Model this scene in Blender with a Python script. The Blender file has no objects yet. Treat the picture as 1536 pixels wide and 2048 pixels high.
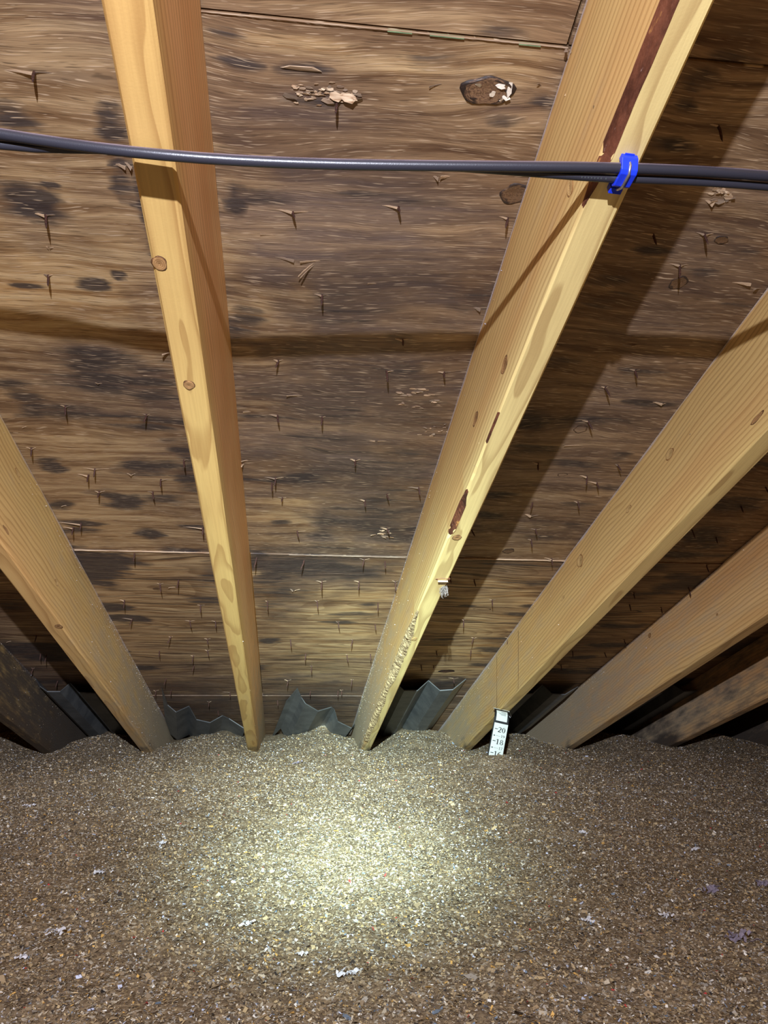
import bpy, bmesh, math, random
import numpy as np
from mathutils import Vector, Matrix

random.seed(7)
rng = np.random.default_rng(7)
SC = bpy.context.scene
COL = SC.collection
PI = math.pi

# ------------------------------------------------------------------ the place, in metres
# World: X along the eave, Y towards the eave, Z up, the insulation's surface at about z = 0.
# Roof frame (X, t, h): t down the slope, h up and out through the roof, origin at the viewpoint.
PITCH = math.radians(18.43)                 # a 4-in-12 roof
CAM_H = 0.350
HB, HS = 0.6116, 0.7931                     # undersides of rafters and of sheathing, measured along h
CP = np.array([0.0, 0.0, CAM_H])
E_, D_, N_ = np.array([1.0, 0, 0]), np.array([0, math.cos(PITCH), -math.sin(PITCH)]), np.array([0, math.sin(PITCH), math.cos(PITCH)])
FPX = 1538.0

def _frame():
    d = np.array([568.6 - 768, 1873.06 - 1024, FPX]); d /= np.linalg.norm(d)
    a = 0.028895; b = -(d[0] + d[1] * a) / d[2]
    e = np.array([1, a, b]); e /= np.linalg.norm(e)
    return e, d, np.cross(e, d)
e_c, d_c, n_c = _frame()
def cam_axis(i): return E_ * e_c[i] + D_ * d_c[i] + N_ * n_c[i]
AX, AY, AZ = cam_axis(0), cam_axis(1), cam_axis(2)

def roof(X, t, h): return CP + X * E_ + t * D_ + h * N_
def ray(u, v): return np.array([u - 768.0, v - 1024.0, FPX])
def on_h(u, v, h):                          # survey: where a sight line meets a plane parallel to the roof
    r = ray(u, v); k = h / (r @ n_c); return (r @ e_c) * k, (r @ d_c) * k
def on_x(u, v, X):                          # ... a rafter's side
    r = ray(u, v); k = X / (r @ e_c); return (r @ d_c) * k, (r @ n_c) * k
def on_y(u, v, Y):
    r = AX * (u - 768) + AY * (v - 1024) + AZ * FPX; return CP + r * (Y / r[1])
def on_z(u, v, Z=0.0):
    r = AX * (u - 768) + AY * (v - 1024) + AZ * FPX; return CP + r * ((Z - CAM_H) / r[2])

# ------------------------------------------------------------------ camera
cd = bpy.data.cameras.new('camera'); cam = bpy.data.objects.new('camera', cd); COL.objects.link(cam)
cd.sensor_fit = 'VERTICAL'; cd.sensor_height = 36.0; cd.lens = FPX * 36.0 / 2048.0; cd.clip_start = 0.01
M = Matrix.Identity(4)
for i in range(3):
    M[i][0] = AX[i]; M[i][1] = -AY[i]; M[i][2] = -AZ[i]; M[i][3] = CP[i]
cam.matrix_world = M
SC.camera = cam

# ------------------------------------------------------------------ light: a head lamp above and behind the viewpoint, plus an even warm world glow added to lift the shadows
w = bpy.data.worlds.new('warm_fill'); SC.world = w; w.use_nodes = True
w.node_tree.nodes['Background'].inputs[0].default_value = (1.0, 0.43, 0.055, 1)
w.node_tree.nodes['Background'].inputs[1].default_value = 0.195
LAMP = roof(-0.0715, -0.368, 0.2550)
def headlamp(name, watts, rad=0.006):
    """a lamp whose optics throw a wide flat beam, a tighter hot spot below it and weak all-round spill (strength by direction, as a lamp's photometric file would give)"""
    l = bpy.data.lights.new(name, 'POINT'); l.energy = watts; l.shadow_soft_size = rad; l.use_nodes = True
    o = bpy.data.objects.new(name, l); COL.objects.link(o); o.location = LAMP
    t = l.node_tree; em = t.nodes['Emission']; L = t.links.new
    def mth(op, a, b=0.0):
        x = t.nodes.new('ShaderNodeMath'); x.operation = op
        for q, v in ((0, a), (1, b)):
            if isinstance(v, (int, float)): x.inputs[q].default_value = v
            else: L(v, x.inputs[q])
        return x.outputs[0]
    g_ = t.nodes.new('ShaderNodeNewGeometry'); sp = t.nodes.new('ShaderNodeSeparateXYZ'); L(g_.outputs['Incoming'], sp.inputs[0])
    x, y, z = sp.outputs
    el = mth('MULTIPLY', mth('ARCSINE', z), 57.2958); az = mth('MULTIPLY', mth('ARCTAN2', x, y), 57.2958)
    def lobe(a0, e0, sa, se, amp):
        u = mth('POWER', mth('ABSOLUTE', mth('DIVIDE', mth('SUBTRACT', az, a0), sa)), 2.0); v = mth('POWER', mth('ABSOLUTE', mth('DIVIDE', mth('SUBTRACT', el, e0), se)), 2.0)
        return mth('MULTIPLY', mth('EXPONENT', mth('MULTIPLY', mth('ADD', u, v), -1.0)), amp)
    core = mth('ADD', lobe(6.5, -10.0, 7.5, 5.5, 25.0), mth('ADD', lobe(6.0, -21.6, 7.0, 5.2, 22.0), lobe(2.5, -14.5, 9.0, 4.0, 9.0)))
    rest = mth('ADD', lobe(1.0, -10.5, 27.0, 8.0, 8.0), lobe(-4.0, -9.0, 42.0, 26.0, 1.45))
    spill = mth('ADD', rest, 0.88)
    ci = t.nodes.new('ShaderNodeMix'); ci.data_type = 'RGBA'
    frac = mth('DIVIDE', core, mth('ADD', core, spill)); L(frac, ci.inputs[0])
    ci.inputs[6].default_value = (0.94, 0.97, 1.13, 1); ci.inputs[7].default_value = (0.70, 1.02, 1.02, 1)
    L(ci.outputs[2], em.inputs['Color']); L(mth('ADD', core, spill), em.inputs['Strength'])
    return o
headlamp('headlamp', 40.0)
SC.view_settings.view_transform = 'Standard'; SC.view_settings.look = 'None'
SC.cycles.max_bounces = 6; SC.cycles.diffuse_bounces = 3; SC.cycles.glossy_bounces = 2
SC.view_settings.exposure = 0.05; SC.view_settings.gamma = 1.0; SC.view_settings.use_curve_mapping = False

# ------------------------------------------------------------------ helpers
def srgb(r, g, b):
    f = lambda c: (c / 255 / 12.92) if c / 255 <= 0.04045 else ((c / 255 + 0.055) / 1.055) ** 2.4
    return (f(r), f(g), f(b), 1.0)

class Mat:
    def __init__(s, name, rough=0.7, spec=0.3):
        s.m = bpy.data.materials.new(name); s.m.use_nodes = True
        s.t = s.m.node_tree; s.b = s.t.nodes['Principled BSDF']
        s.b.inputs['Roughness'].default_value = rough; s.b.inputs['Specular IOR Level'].default_value = spec
    def n(s, typ, **kw):
        x = s.t.nodes.new(typ)
        for k, v in kw.items(): setattr(x, k, v)
        return x
    def link(s, a, b):
        s.t.links.new(a, b)
    def put(s, sock, v):
        if hasattr(v, 'is_output') or isinstance(v, bpy.types.NodeSocket): s.link(v, sock)
        else: sock.default_value = v
    def coord(s): return s.n('ShaderNodeTexCoord').outputs['Object']
    def map(s, vec, scale=(1, 1, 1), loc=(0, 0, 0)):
        m = s.n('ShaderNodeMapping'); s.link(vec, m.inputs[0]); m.inputs['Scale'].default_value = scale; s.put(m.inputs['Location'], loc); return m.outputs[0]
    def noise(s, vec, scale=1.0, detail=2.0, rough=0.5, dist=0.0):
        x = s.n('ShaderNodeTexNoise'); s.link(vec, x.inputs['Vector']); x.inputs['Scale'].default_value = scale
        x.inputs['Detail'].default_value = detail; x.inputs['Roughness'].default_value = rough; x.inputs['Distortion'].default_value = dist
        return x.outputs['Fac']
    def math(s, op, a, b=0.0, c=None, clamp=False):
        x = s.n('ShaderNodeMath', operation=op, use_clamp=clamp); s.put(x.inputs[0], a); s.put(x.inputs[1], b)
        if c is not None: s.put(x.inputs[2], c)
        return x.outputs[0]
    def ramp(s, f, lo, hi, a=0.0, b=1.0):
        x = s.n('ShaderNodeMapRange', interpolation_type='SMOOTHSTEP'); s.put(x.inputs[0], f)
        for i, v in enumerate((lo, hi, a, b)): s.put(x.inputs[1 + i], v)
        return x.outputs[0]
    def mix(s, f, a, b, mode='MIX'):
        x = s.n('ShaderNodeMix', data_type='RGBA', blend_type=mode); s.put(x.inputs[0], f); s.put(x.inputs[6], a); s.put(x.inputs[7], b); return x.outputs[2]
    def attr(s, name, out='Fac'):
        x = s.n('ShaderNodeAttribute', attribute_name=name); return x.outputs[out]
    def rand(s): return s.n('ShaderNodeObjectInfo').outputs['Random']
    def sep(s, vec):
        x = s.n('ShaderNodeSeparateXYZ'); s.link(vec, x.inputs[0]); return x.outputs
    def comb(s, x, y, z):
        c = s.n('ShaderNodeCombineXYZ'); s.put(c.inputs[0], x); s.put(c.inputs[1], y); s.put(c.inputs[2], z); return c.outputs[0]
    def bump(s, h, strength=0.3, dist=0.002, prev=None):
        x = s.n('ShaderNodeBump'); x.inputs['Strength'].default_value = strength; x.inputs['Distance'].default_value = dist
        s.link(h, x.inputs['Height'])
        if prev is not None: s.link(prev, x.inputs['Normal'])
        return x.outputs[0]
    def out(s, col, rough=None, normal=None):
        s.put(s.b.inputs['Base Color'], col)
        if rough is not None: s.put(s.b.inputs['Roughness'], rough)
        if normal is not None: s.link(normal, s.b.inputs['Normal'])
        return s.m

def plain(name, col, rough=0.6, spec=0.3, metal=0.0, var=0.12, nscale=40.0, bump=0.1):
    k = Mat(name, rough, spec); k.b.inputs['Metallic'].default_value = metal
    c = k.coord(); f = k.noise(c, nscale, 4.0, 0.6)
    dark = tuple(x * (1 - var * 2) for x in col[:3]) + (1,); lite = tuple(min(1, x * (1 + var)) for x in col[:3]) + (1,)
    return k.out(k.mix(k.ramp(f, 0.3, 0.7), dark, lite), None, k.bump(f, bump, 0.001))

def mesh(name, verts, faces, mats, parent=None, smooth=False, idx=None, loc=None):
    me = bpy.data.meshes.new(name); me.from_pydata([tuple(map(float, v)) for v in verts], [], faces)
    for m in (mats if isinstance(mats, (list, tuple)) else [mats]): me.materials.append(m)
    if idx is not None: me.polygons.foreach_set('material_index', idx)
    if smooth: me.polygons.foreach_set('use_smooth', [True] * len(me.polygons))
    me.update()
    return obj(name, me, parent, loc)
def obj(name, me, parent=None, loc=None):
    o = bpy.data.objects.new(name, me); COL.objects.link(o)
    if parent is not None: o.parent = parent
    if loc is not None: o.location = loc
    return o
def tag(o, label=None, cat=None, group=None, kind=None):
    for k, v in (('label', label), ('category', cat), ('group', group), ('kind', kind)):
        if v: o[k] = v
    return o
ROOF_ROT = (-PITCH, 0, 0)
def empty(name, loc, rot=(0, 0, 0)):
    o = bpy.data.objects.new(name, None); COL.objects.link(o); o.location = loc; o.rotation_euler = rot; o.empty_display_size = 0.05
    return o
def tube(path, rad, sides=10, cap=True):
    """verts, faces of a tube along PATH (list of 3-vectors); RAD one number or one each"""
    P = [np.array(p, float) for p in path]; n = len(P); V = []; F = []
    R = rad if hasattr(rad, '__len__') else [rad] * n
    ref = np.array([0, 0, 1.0])
    T0 = P[1] - P[0]
    if abs(T0[2]) > 0.9 * np.linalg.norm(T0): ref = np.array([1.0, 0, 0])
    for i in range(n):
        T = P[min(i + 1, n - 1)] - P[max(i - 1, 0)]; T = T / np.linalg.norm(T)
        a = np.cross(T, ref); a /= np.linalg.norm(a); b = np.cross(T, a)
        for k in range(sides):
            q = 2 * PI * k / sides; V.append(P[i] + R[i] * (math.cos(q) * a + math.sin(q) * b))
    for i in range(n - 1):
        for k in range(sides):
            j = (k + 1) % sides; F.append((i * sides + k, i * sides + j, (i + 1) * sides + j, (i + 1) * sides + k))
    if cap:
        F.append(tuple(range(sides))[::-1]); F.append(tuple((n - 1) * sides + k for k in range(sides)))
    return V, F
def box(x0, x1, y0, y1, z0, z1):
    V = [(x, y, z) for x in (x0, x1) for y in (y0, y1) for z in (z0, z1)]
    F = [(0, 1, 3, 2), (4, 6, 7, 5), (0, 4, 5, 1), (2, 3, 7, 6), (0, 2, 6, 4), (1, 5, 7, 3)]
    return V, F
def prism(profile, x0, x1):
    """a polygon in (y, z) pushed along x"""
    n = len(profile); V = [(x0, p[0], p[1]) for p in profile] + [(x1, p[0], p[1]) for p in profile]
    F = [tuple(range(n)), tuple(range(2 * n - 1, n - 1, -1))] + [(i, i + n, (i + 1) % n + n, (i + 1) % n) for i in range(n)]
    return V, F
_perm = rng.random((256, 256))
def vnoise(x, y):
    xi = np.floor(x).astype(int); yi = np.floor(y).astype(int); fx = x - xi; fy = y - yi
    fx = fx * fx * (3 - 2 * fx); fy = fy * fy * (3 - 2 * fy); g = lambda a, b: _perm[a & 255, b & 255]
    return (g(xi, yi) * (1 - fx) + g(xi + 1, yi) * fx) * (1 - fy) + (g(xi, yi + 1) * (1 - fx) + g(xi + 1, yi + 1) * fx) * fy
def fbm(x, y, o=4):
    s = 0; a = 0.5
    for i in range(o): s = s + a * vnoise(x * 2 ** i + 17 * i, y * 2 ** i + 31 * i); a *= 0.5
    return s / (1 - 0.5 ** o)

# ------------------------------------------------------------------ materials
def make_plywood():
    k = Mat('weathered_plywood', 0.62, 0.30)
    c = k.coord(); r = k.rand()
    off = k.comb(k.math('MULTIPLY', r, 31.0), k.math('MULTIPLY', r, 17.0), k.math('MULTIPLY', r, 9.0))
    v = k.map(c, (1, 1, 1), off)
    warp = k.noise(k.map(v, (2.2, 7, 1)), 1.0, 2.0)
    warp2 = k.noise(k.map(v, (11, 26, 1)), 1.0, 2.0)
    s = k.sep(v)
    dy = k.math('ADD', k.math('MULTIPLY', k.math('SUBTRACT', warp, 0.5), 0.10), k.math('MULTIPLY', k.math('SUBTRACT', warp2, 0.5), 0.007))
    vw = k.comb(s[0], k.math('ADD', s[1], dy), 0.0)
    broad = k.noise(k.map(vw, (1.4, 11, 1)), 1.0, 3.0, 0.55)
    streak = k.noise(k.map(vw, (4, 75, 1)), 1.0, 4.0, 0.62)
    fine = k.noise(k.map(vw, (16, 520, 1)), 1.0, 3.0, 0.6)
    check = k.noise(k.map(vw, (30, 620, 1)), 1.0, 1.0, 0.5)
    check2 = k.noise(k.map(vw, (44, 330, 1), (3.1, 7.7, 0)), 1.0, 1.5, 0.5)
    line = k.noise(k.map(vw, (2.6, 120, 1)), 1.0, 2.0, 0.5)
    cath = k.noise(k.map(vw, (1.1, 6.5, 1)), 1.0, 1.0, 0.4)
    ringf = k.math('FRACT', k.math('MULTIPLY', cath, 26.0))
    ring = k.math('MULTIPLY', k.ramp(ringf, 0.45, 0.95), k.ramp(ringf, 1.0, 0.95))
    mold, grey, honey, opn, rgh = k.attr('mold'), k.attr('grey'), k.attr('honey'), k.attr('open_grain'), k.attr('rough_face')
    col = k.mix(k.ramp(streak, 0.28, 0.72), srgb(94, 70, 52), srgb(192, 160, 122))
    col = k.mix(k.ramp(broad, 0.35, 0.70), k.mix(0.5, col, srgb(104, 72, 46)), col)
    hm = k.math('MULTIPLY', honey, k.ramp(k.math('ADD', streak, k.math('MULTIPLY', honey, 0.25)), 0.35, 0.7, 0.35, 1.0))
    col = k.mix(hm, col, k.mix(k.ramp(streak, 0.3, 0.7), srgb(186, 142, 88), srgb(232, 202, 152)))
    g2 = k.math('MULTIPLY', grey, k.ramp(streak, 0.22, 0.70, 1.0, 0.55), clamp=True)
    col = k.mix(g2, col, k.mix(k.ramp(broad, 0.35, 0.7), srgb(84, 74, 72), srgb(138, 120, 110)))
    col = k.mix(k.math('MULTIPLY', ring, k.math('MULTIPLY', opn, 0.50)), col, srgb(92, 60, 34))
    ln = k.math('MULTIPLY', k.ramp(line, 0.46, 0.35), k.math('MULTIPLY', opn, 1.1))
    col = k.mix(ln, col, srgb(54, 42, 34))
    mm = k.math('ADD', k.math('MULTIPLY', mold, 1.5), k.math('MULTIPLY', k.math('SUBTRACT', streak, 0.52), 2.6))
    mm = k.math('ADD', mm, k.math('MULTIPLY', k.math('SUBTRACT', broad, 0.5), 0.6))
    mm = k.math('MULTIPLY', mm, k.ramp(mold, 0.02, 0.22))
    mmask = k.math('MULTIPLY', k.ramp(mm, 0.12, 0.92), 0.90)
    col = k.mix(mmask, col, k.mix(k.ramp(fine, 0.35, 0.65), srgb(44, 40, 44), srgb(72, 66, 66)))
    fib = k.math('MULTIPLY', k.math('MAXIMUM', k.ramp(check, 0.615, 0.70), k.math('MULTIPLY', k.ramp(check2, 0.70, 0.76), 0.8)), rgh)
    col = k.mix(k.math('MULTIPLY', fib, 0.78), col, srgb(222, 196, 162))
    dk = k.math('MULTIPLY', k.ramp(check, 0.37, 0.30), rgh)
    col = k.mix(k.math('MULTIPLY', dk, 0.55), col, srgb(50, 38, 30))
    col = k.mix(k.ramp(fine, 0.3, 0.7, 0.25, 0.0), col, srgb(62, 46, 34))
    hgt_ = k.math('ADD', k.math('MULTIPLY', streak, 0.45), k.math('ADD', k.math('MULTIPLY', check, 0.45), k.math('MULTIPLY', fine, 0.16)))
    nb = k.bump(hgt_, 0.65, 0.0016)
    return k.out(col, k.ramp(fine, 0.3, 0.7, 0.68, 0.48), nb)

def make_lumber():
    k = Mat('spruce_lumber', 0.58, 0.30)
    c = k.coord(); r = k.rand()
    s = k.sep(c)
    r1 = k.math('MULTIPLY', r, 40.0)
    vy = k.comb(r1, k.math('MULTIPLY', s[1], 1.0), 0.0)
    w1 = k.noise(k.map(vy, (1, 1.1, 1)), 1.0, 2.0)
    w2 = k.noise(k.map(vy, (1, 1.6, 1), (9, 5, 3)), 1.0, 2.0)
    px = k.math('ADD', s[0], k.math('ADD', k.math('MULTIPLY', k.math('SUBTRACT', w1, 0.5), 0.035), k.math('MULTIPLY', k.math('SUBTRACT', r, 0.5), 0.05)))
    pz = k.math('ADD', s[2], k.math('ADD', k.math('MULTIPLY', k.math('SUBTRACT', w2, 0.5), 0.05), 0.03))
    loc = k.noise(k.map(c, (22, 3.2, 22), k.comb(r1, r1, r1)), 1.0, 2.0)
    rad = k.math('SQRT', k.math('ADD', k.math('MULTIPLY', px, px), k.math('MULTIPLY', pz, pz)))
    ph = k.math('FRACT', k.math('ADD', k.math('MULTIPLY', rad, 105.0), k.math('MULTIPLY', loc, 2.6)))
    late = k.math('MULTIPLY', k.ramp(ph, 0.45, 0.93), k.ramp(ph, 1.0, 0.95))
    fibre = k.noise(k.map(c, (330, 7, 330)), 1.0, 3.0, 0.6)
    tint = k.noise(k.map(c, (14, 0.9, 14), k.comb(r1, 0.0, r1)), 1.0, 2.0)
    pink = k.attr('pink')
    base = k.mix(k.ramp(tint, 0.35, 0.68), srgb(226, 190, 116), srgb(214, 168, 100))
    base = k.mix(k.attr('pale'), base, srgb(250, 224, 152))
    base = k.mix(pink, base, k.mix(k.ramp(tint, 0.3, 0.7), srgb(246, 196, 142), srgb(234, 172, 118)))
    col = k.mix(k.math('MULTIPLY', late, 0.42), base, srgb(150, 98, 46))
    col = k.mix(k.ramp(fibre, 0.3, 0.75, 0.16, 0.0), col, srgb(140, 92, 48))
    blot = k.noise(k.map(c, (40, 9, 40), k.comb(r1, r1, 0.0)), 1.0, 4.0, 0.6)
    dust = k.attr('dust')
    dm = k.math('ADD', dust, k.math('MULTIPLY', k.math('SUBTRACT', blot, 0.5), 0.9))
    dm = k.math('MULTIPLY', k.ramp(dm, 0.18, 0.85), 0.85)
    spk = k.noise(c, 420.0, 2.0)
    dcol = k.mix(k.ramp(spk, 0.35, 0.7), srgb(160, 146, 120), srgb(204, 194, 172))
    col = k.mix(dm, col, dcol)
    fringe = k.attr('fringe')
    fm = k.math('MULTIPLY', k.ramp(k.math('ADD', fringe, k.math('MULTIPLY', k.math('SUBTRACT', blot, 0.5), 0.8)), 0.35, 0.8), 0.85)
    col = k.mix(fm, col, k.mix(k.ramp(spk, 0.3, 0.7), srgb(176, 168, 170), srgb(226, 220, 226)))
    grime_shade = k.attr('grime_shade')  # real grime, and on the far rafters painted dimness
    gm = k.math('MULTIPLY', k.ramp(k.math('ADD', grime_shade, k.math('MULTIPLY', k.math('SUBTRACT', blot, 0.5), 0.9)), 0.3, 0.8), 0.9)
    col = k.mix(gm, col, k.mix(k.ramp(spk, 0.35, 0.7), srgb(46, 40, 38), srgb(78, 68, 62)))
    nb = k.bump(k.math('ADD', fibre, k.math('MULTIPLY', spk, 0.4)), 0.22, 0.0008)
    return k.out(col, k.math('ADD', 0.5, k.math('MULTIPLY', dm, 0.4)), nb)

def make_bark():
    k = Mat('bark', 0.45, 0.45); c = k.coord()
    a = k.noise(k.map(c, (60, 16, 60)), 1.0, 5.0, 0.65); b = k.noise(k.map(c, (260, 90, 260)), 1.0, 3.0)
    col = k.mix(k.ramp(a, 0.35, 0.6), srgb(72, 40, 28), srgb(112, 66, 46)); col = k.mix(k.ramp(a, 0.60, 0.70), col, srgb(196, 140, 78))
    col = k.mix(k.ramp(b, 0.68, 0.76), col, srgb(150, 120, 110))
    return k.out(col, None, k.bump(b, 0.5, 0.002, k.bump(a, 0.6, 0.004)))
def make_wane():
    k = Mat('frayed_wane', 0.8, 0.2); c = k.coord()
    a = k.noise(k.map(c, (90, 45, 90)), 1.0, 5.0, 0.7); b = k.noise(k.map(c, (300, 160, 300)), 1.0, 3.0)
    col = k.mix(k.ramp(a, 0.30, 0.52), srgb(104, 76, 54), srgb(176, 152, 112)); col = k.mix(k.ramp(b, 0.60, 0.78), col, srgb(216, 204, 168))
    return k.out(col, None, k.bump(b, 0.6, 0.003, k.bump(a, 0.7, 0.006)))
def make_knot(name, c0, c1, ring, wob=0.25):
    k = Mat(name, 0.5, 0.4); c = k.coord(); s = k.sep(c)
    r = k.math('SQRT', k.math('ADD', k.math('MULTIPLY', s[0], s[0]), k.math('MULTIPLY', s[1], s[1])))
    nz = k.noise(c, 3.0, 3.0); r = k.math('ADD', r, k.math('MULTIPLY', k.math('SUBTRACT', nz, 0.5), wob))
    wv = k.math('FRACT', k.math('MULTIPLY', r, 4.5))
    col = k.mix(k.ramp(wv, 0.2, 0.9), c0, c1); col = k.mix(k.ramp(r, 0.80, 0.95), col, ring)
    return k.out(col, None, k.bump(wv, 0.15, 0.05))
def make_insulation():
    k = Mat('cellulose_bed', 0.95, 0.1); c = k.coord()
    v = k.n('ShaderNodeTexVoronoi'); k.link(k.map(c, (1, 1, 1)), v.inputs['Vector']); v.inputs['Scale'].default_value = 230
    rr = k.sep(v.outputs['Color'])[0]; a = k.noise(c, 9.0, 4.0, 0.6); b = k.noise(c, 600.0, 2.0)
    col = k.mix(k.ramp(rr, 0.1, 0.9), srgb(120, 103, 82), srgb(168, 148, 118)); col = k.mix(k.ramp(rr, 0.90, 0.93), col, srgb(206, 196, 176))
    col = k.mix(k.ramp(a, 0.35, 0.7, 0.35, 0.0), col, srgb(84, 70, 56))
    nb = k.bump(k.math('ADD', rr, k.math('MULTIPLY', b, 0.7)), 0.5, 0.003)
    return k.out(col, None, nb)
def make_flake():
    k = Mat('cellulose_flakes', 0.75, 0.25); return k.out(k.attr('tone', 'Color'))
def make_rust():
    k = Mat('rusty_steel', 0.7, 0.4); c = k.coord(); a = k.noise(c, 700.0, 4.0, 0.6)
    return k.out(k.mix(k.ramp(a, 0.35, 0.65), srgb(38, 25, 21), srgb(84, 50, 38)), None, k.bump(a, 0.4, 0.0005))
def make_sliver():
    k = Mat('split_veneer', 0.65, 0.3); c = k.coord(); a = k.noise(k.map(c, (20, 400, 400)), 1.0, 3.0); r = k.rand()
    col = k.mix(k.ramp(a, 0.3, 0.7), srgb(150, 116, 84), srgb(214, 190, 158)); col = k.mix(k.ramp(r, 0.35, 1.0, 0.0, 0.7), col, srgb(92, 80, 74))
    return k.out(col, None, k.bump(a, 0.3, 0.0006))
def make_cable():
    k = Mat('black_cable_jacket', 0.38, 0.5); c = k.coord(); a = k.noise(c, 900.0, 3.0); b = k.noise(k.map(c, (14, 60, 60)), 1.0, 3.0)
    nz = k.sep(k.n('ShaderNodeNewGeometry').outputs['Normal'])[2]
    dusty = k.math('MULTIPLY', k.ramp(nz, 0.05, 0.95), k.ramp(k.math('ADD', b, k.math('MULTIPLY', a, 0.4)), 0.45, 0.85, 0.25, 0.9))
    col = k.mix(dusty, srgb(44, 44, 52), srgb(150, 132, 138))
    return k.out(col, k.math('ADD', 0.34, k.math('MULTIPLY', dusty, 0.5)), k.bump(a, 0.15, 0.0006))
def make_vent():
    k = Mat('grey_vent_board', 0.42, 0.45); c = k.coord(); a = k.noise(c, 14.0, 4.0, 0.6); b = k.noise(c, 340.0, 2.0)
    col = k.mix(k.ramp(a, 0.3, 0.7), srgb(72, 75, 77), srgb(98, 100, 99)); col = k.mix(k.ramp(b, 0.66, 0.74), col, srgb(150, 148, 140))
    return k.out(col, None, k.bump(a, 0.15, 0.004))

M_PLY, M_WOOD, M_BARK, M_WANE = make_plywood(), make_lumber(), make_bark(), make_wane()
M_KNOT = make_knot('lumber_knot', srgb(182, 140, 92), srgb(150, 108, 66), srgb(84, 56, 36))
M_KNOTP = make_knot('pale_knot', srgb(220, 188, 128), srgb(196, 152, 92), srgb(150, 106, 62))
M_KNOTD = make_knot('plywood_knot', srgb(84, 60, 44), srgb(58, 42, 36), srgb(30, 24, 22), 0.8)
M_BED, M_FLAKE, M_RUST, M_SLIV = make_insulation(), make_flake(), make_rust(), make_sliver()
M_CABLE, M_VENT = make_cable(), make_vent()
M_BLUE = plain('blue_plastic', srgb(28, 60, 226), 0.35, 0.5, 0, 0.06, 90, 0.03)
M_STEEL = plain('bright_steel', srgb(190, 190, 196), 0.3, 0.5, 0.9, 0.06, 200, 0.03)
M_CARD = plain('white_card', srgb(190, 195, 188), 0.6, 0.3, 0, 0.03, 60, 0.03)
M_INK = plain('black_ink', srgb(14, 16, 18), 0.5, 0.3, 0, 0.05, 60, 0.02)
M_INKG = plain('grey_ink', srgb(72, 78, 76), 0.5, 0.3, 0, 0.05, 60, 0.02)
M_RESIN = plain('white_resin', srgb(232, 222, 204), 0.25, 0.6, 0, 0.1, 300, 0.2)
M_GREEN = plain('green_edge_paint', srgb(122, 146, 108), 0.6, 0.3, 0, 0.2, 60, 0.1)
M_PAPER = plain('torn_white_paper', srgb(220, 220, 224), 0.8, 0.2, 0, 0.08, 200, 0.2)
M_LILAC = plain('lilac_grey_paper', srgb(142, 132, 146), 0.8, 0.2, 0, 0.08, 200, 0.2)
M_LINT = plain('grey_lint', srgb(112, 102, 96), 0.9, 0.1, 0, 0.1, 200, 0.1)
M_DARK = plain('dark_soffit_board', srgb(60, 48, 38), 0.8, 0.2, 0, 0.1, 20, 0.1)
M_STAIN = plain('dry_drip_stain', srgb(118, 92, 58), 0.8, 0.2, 0, 0.2, 60, 0.1)
M_DECK = plain('gypsum_back', srgb(120, 112, 100), 0.9, 0.1, 0, 0.05, 20, 0.05)

# ------------------------------------------------------------------ rafters' places
W2 = 0.019
RX = dict(Y=-1.290, Z=-0.880, A=-0.5245, B=-0.1365, C=0.2855, D=0.6785, E=1.0890, F=1.4980, G=1.905, H=2.310)

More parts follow.
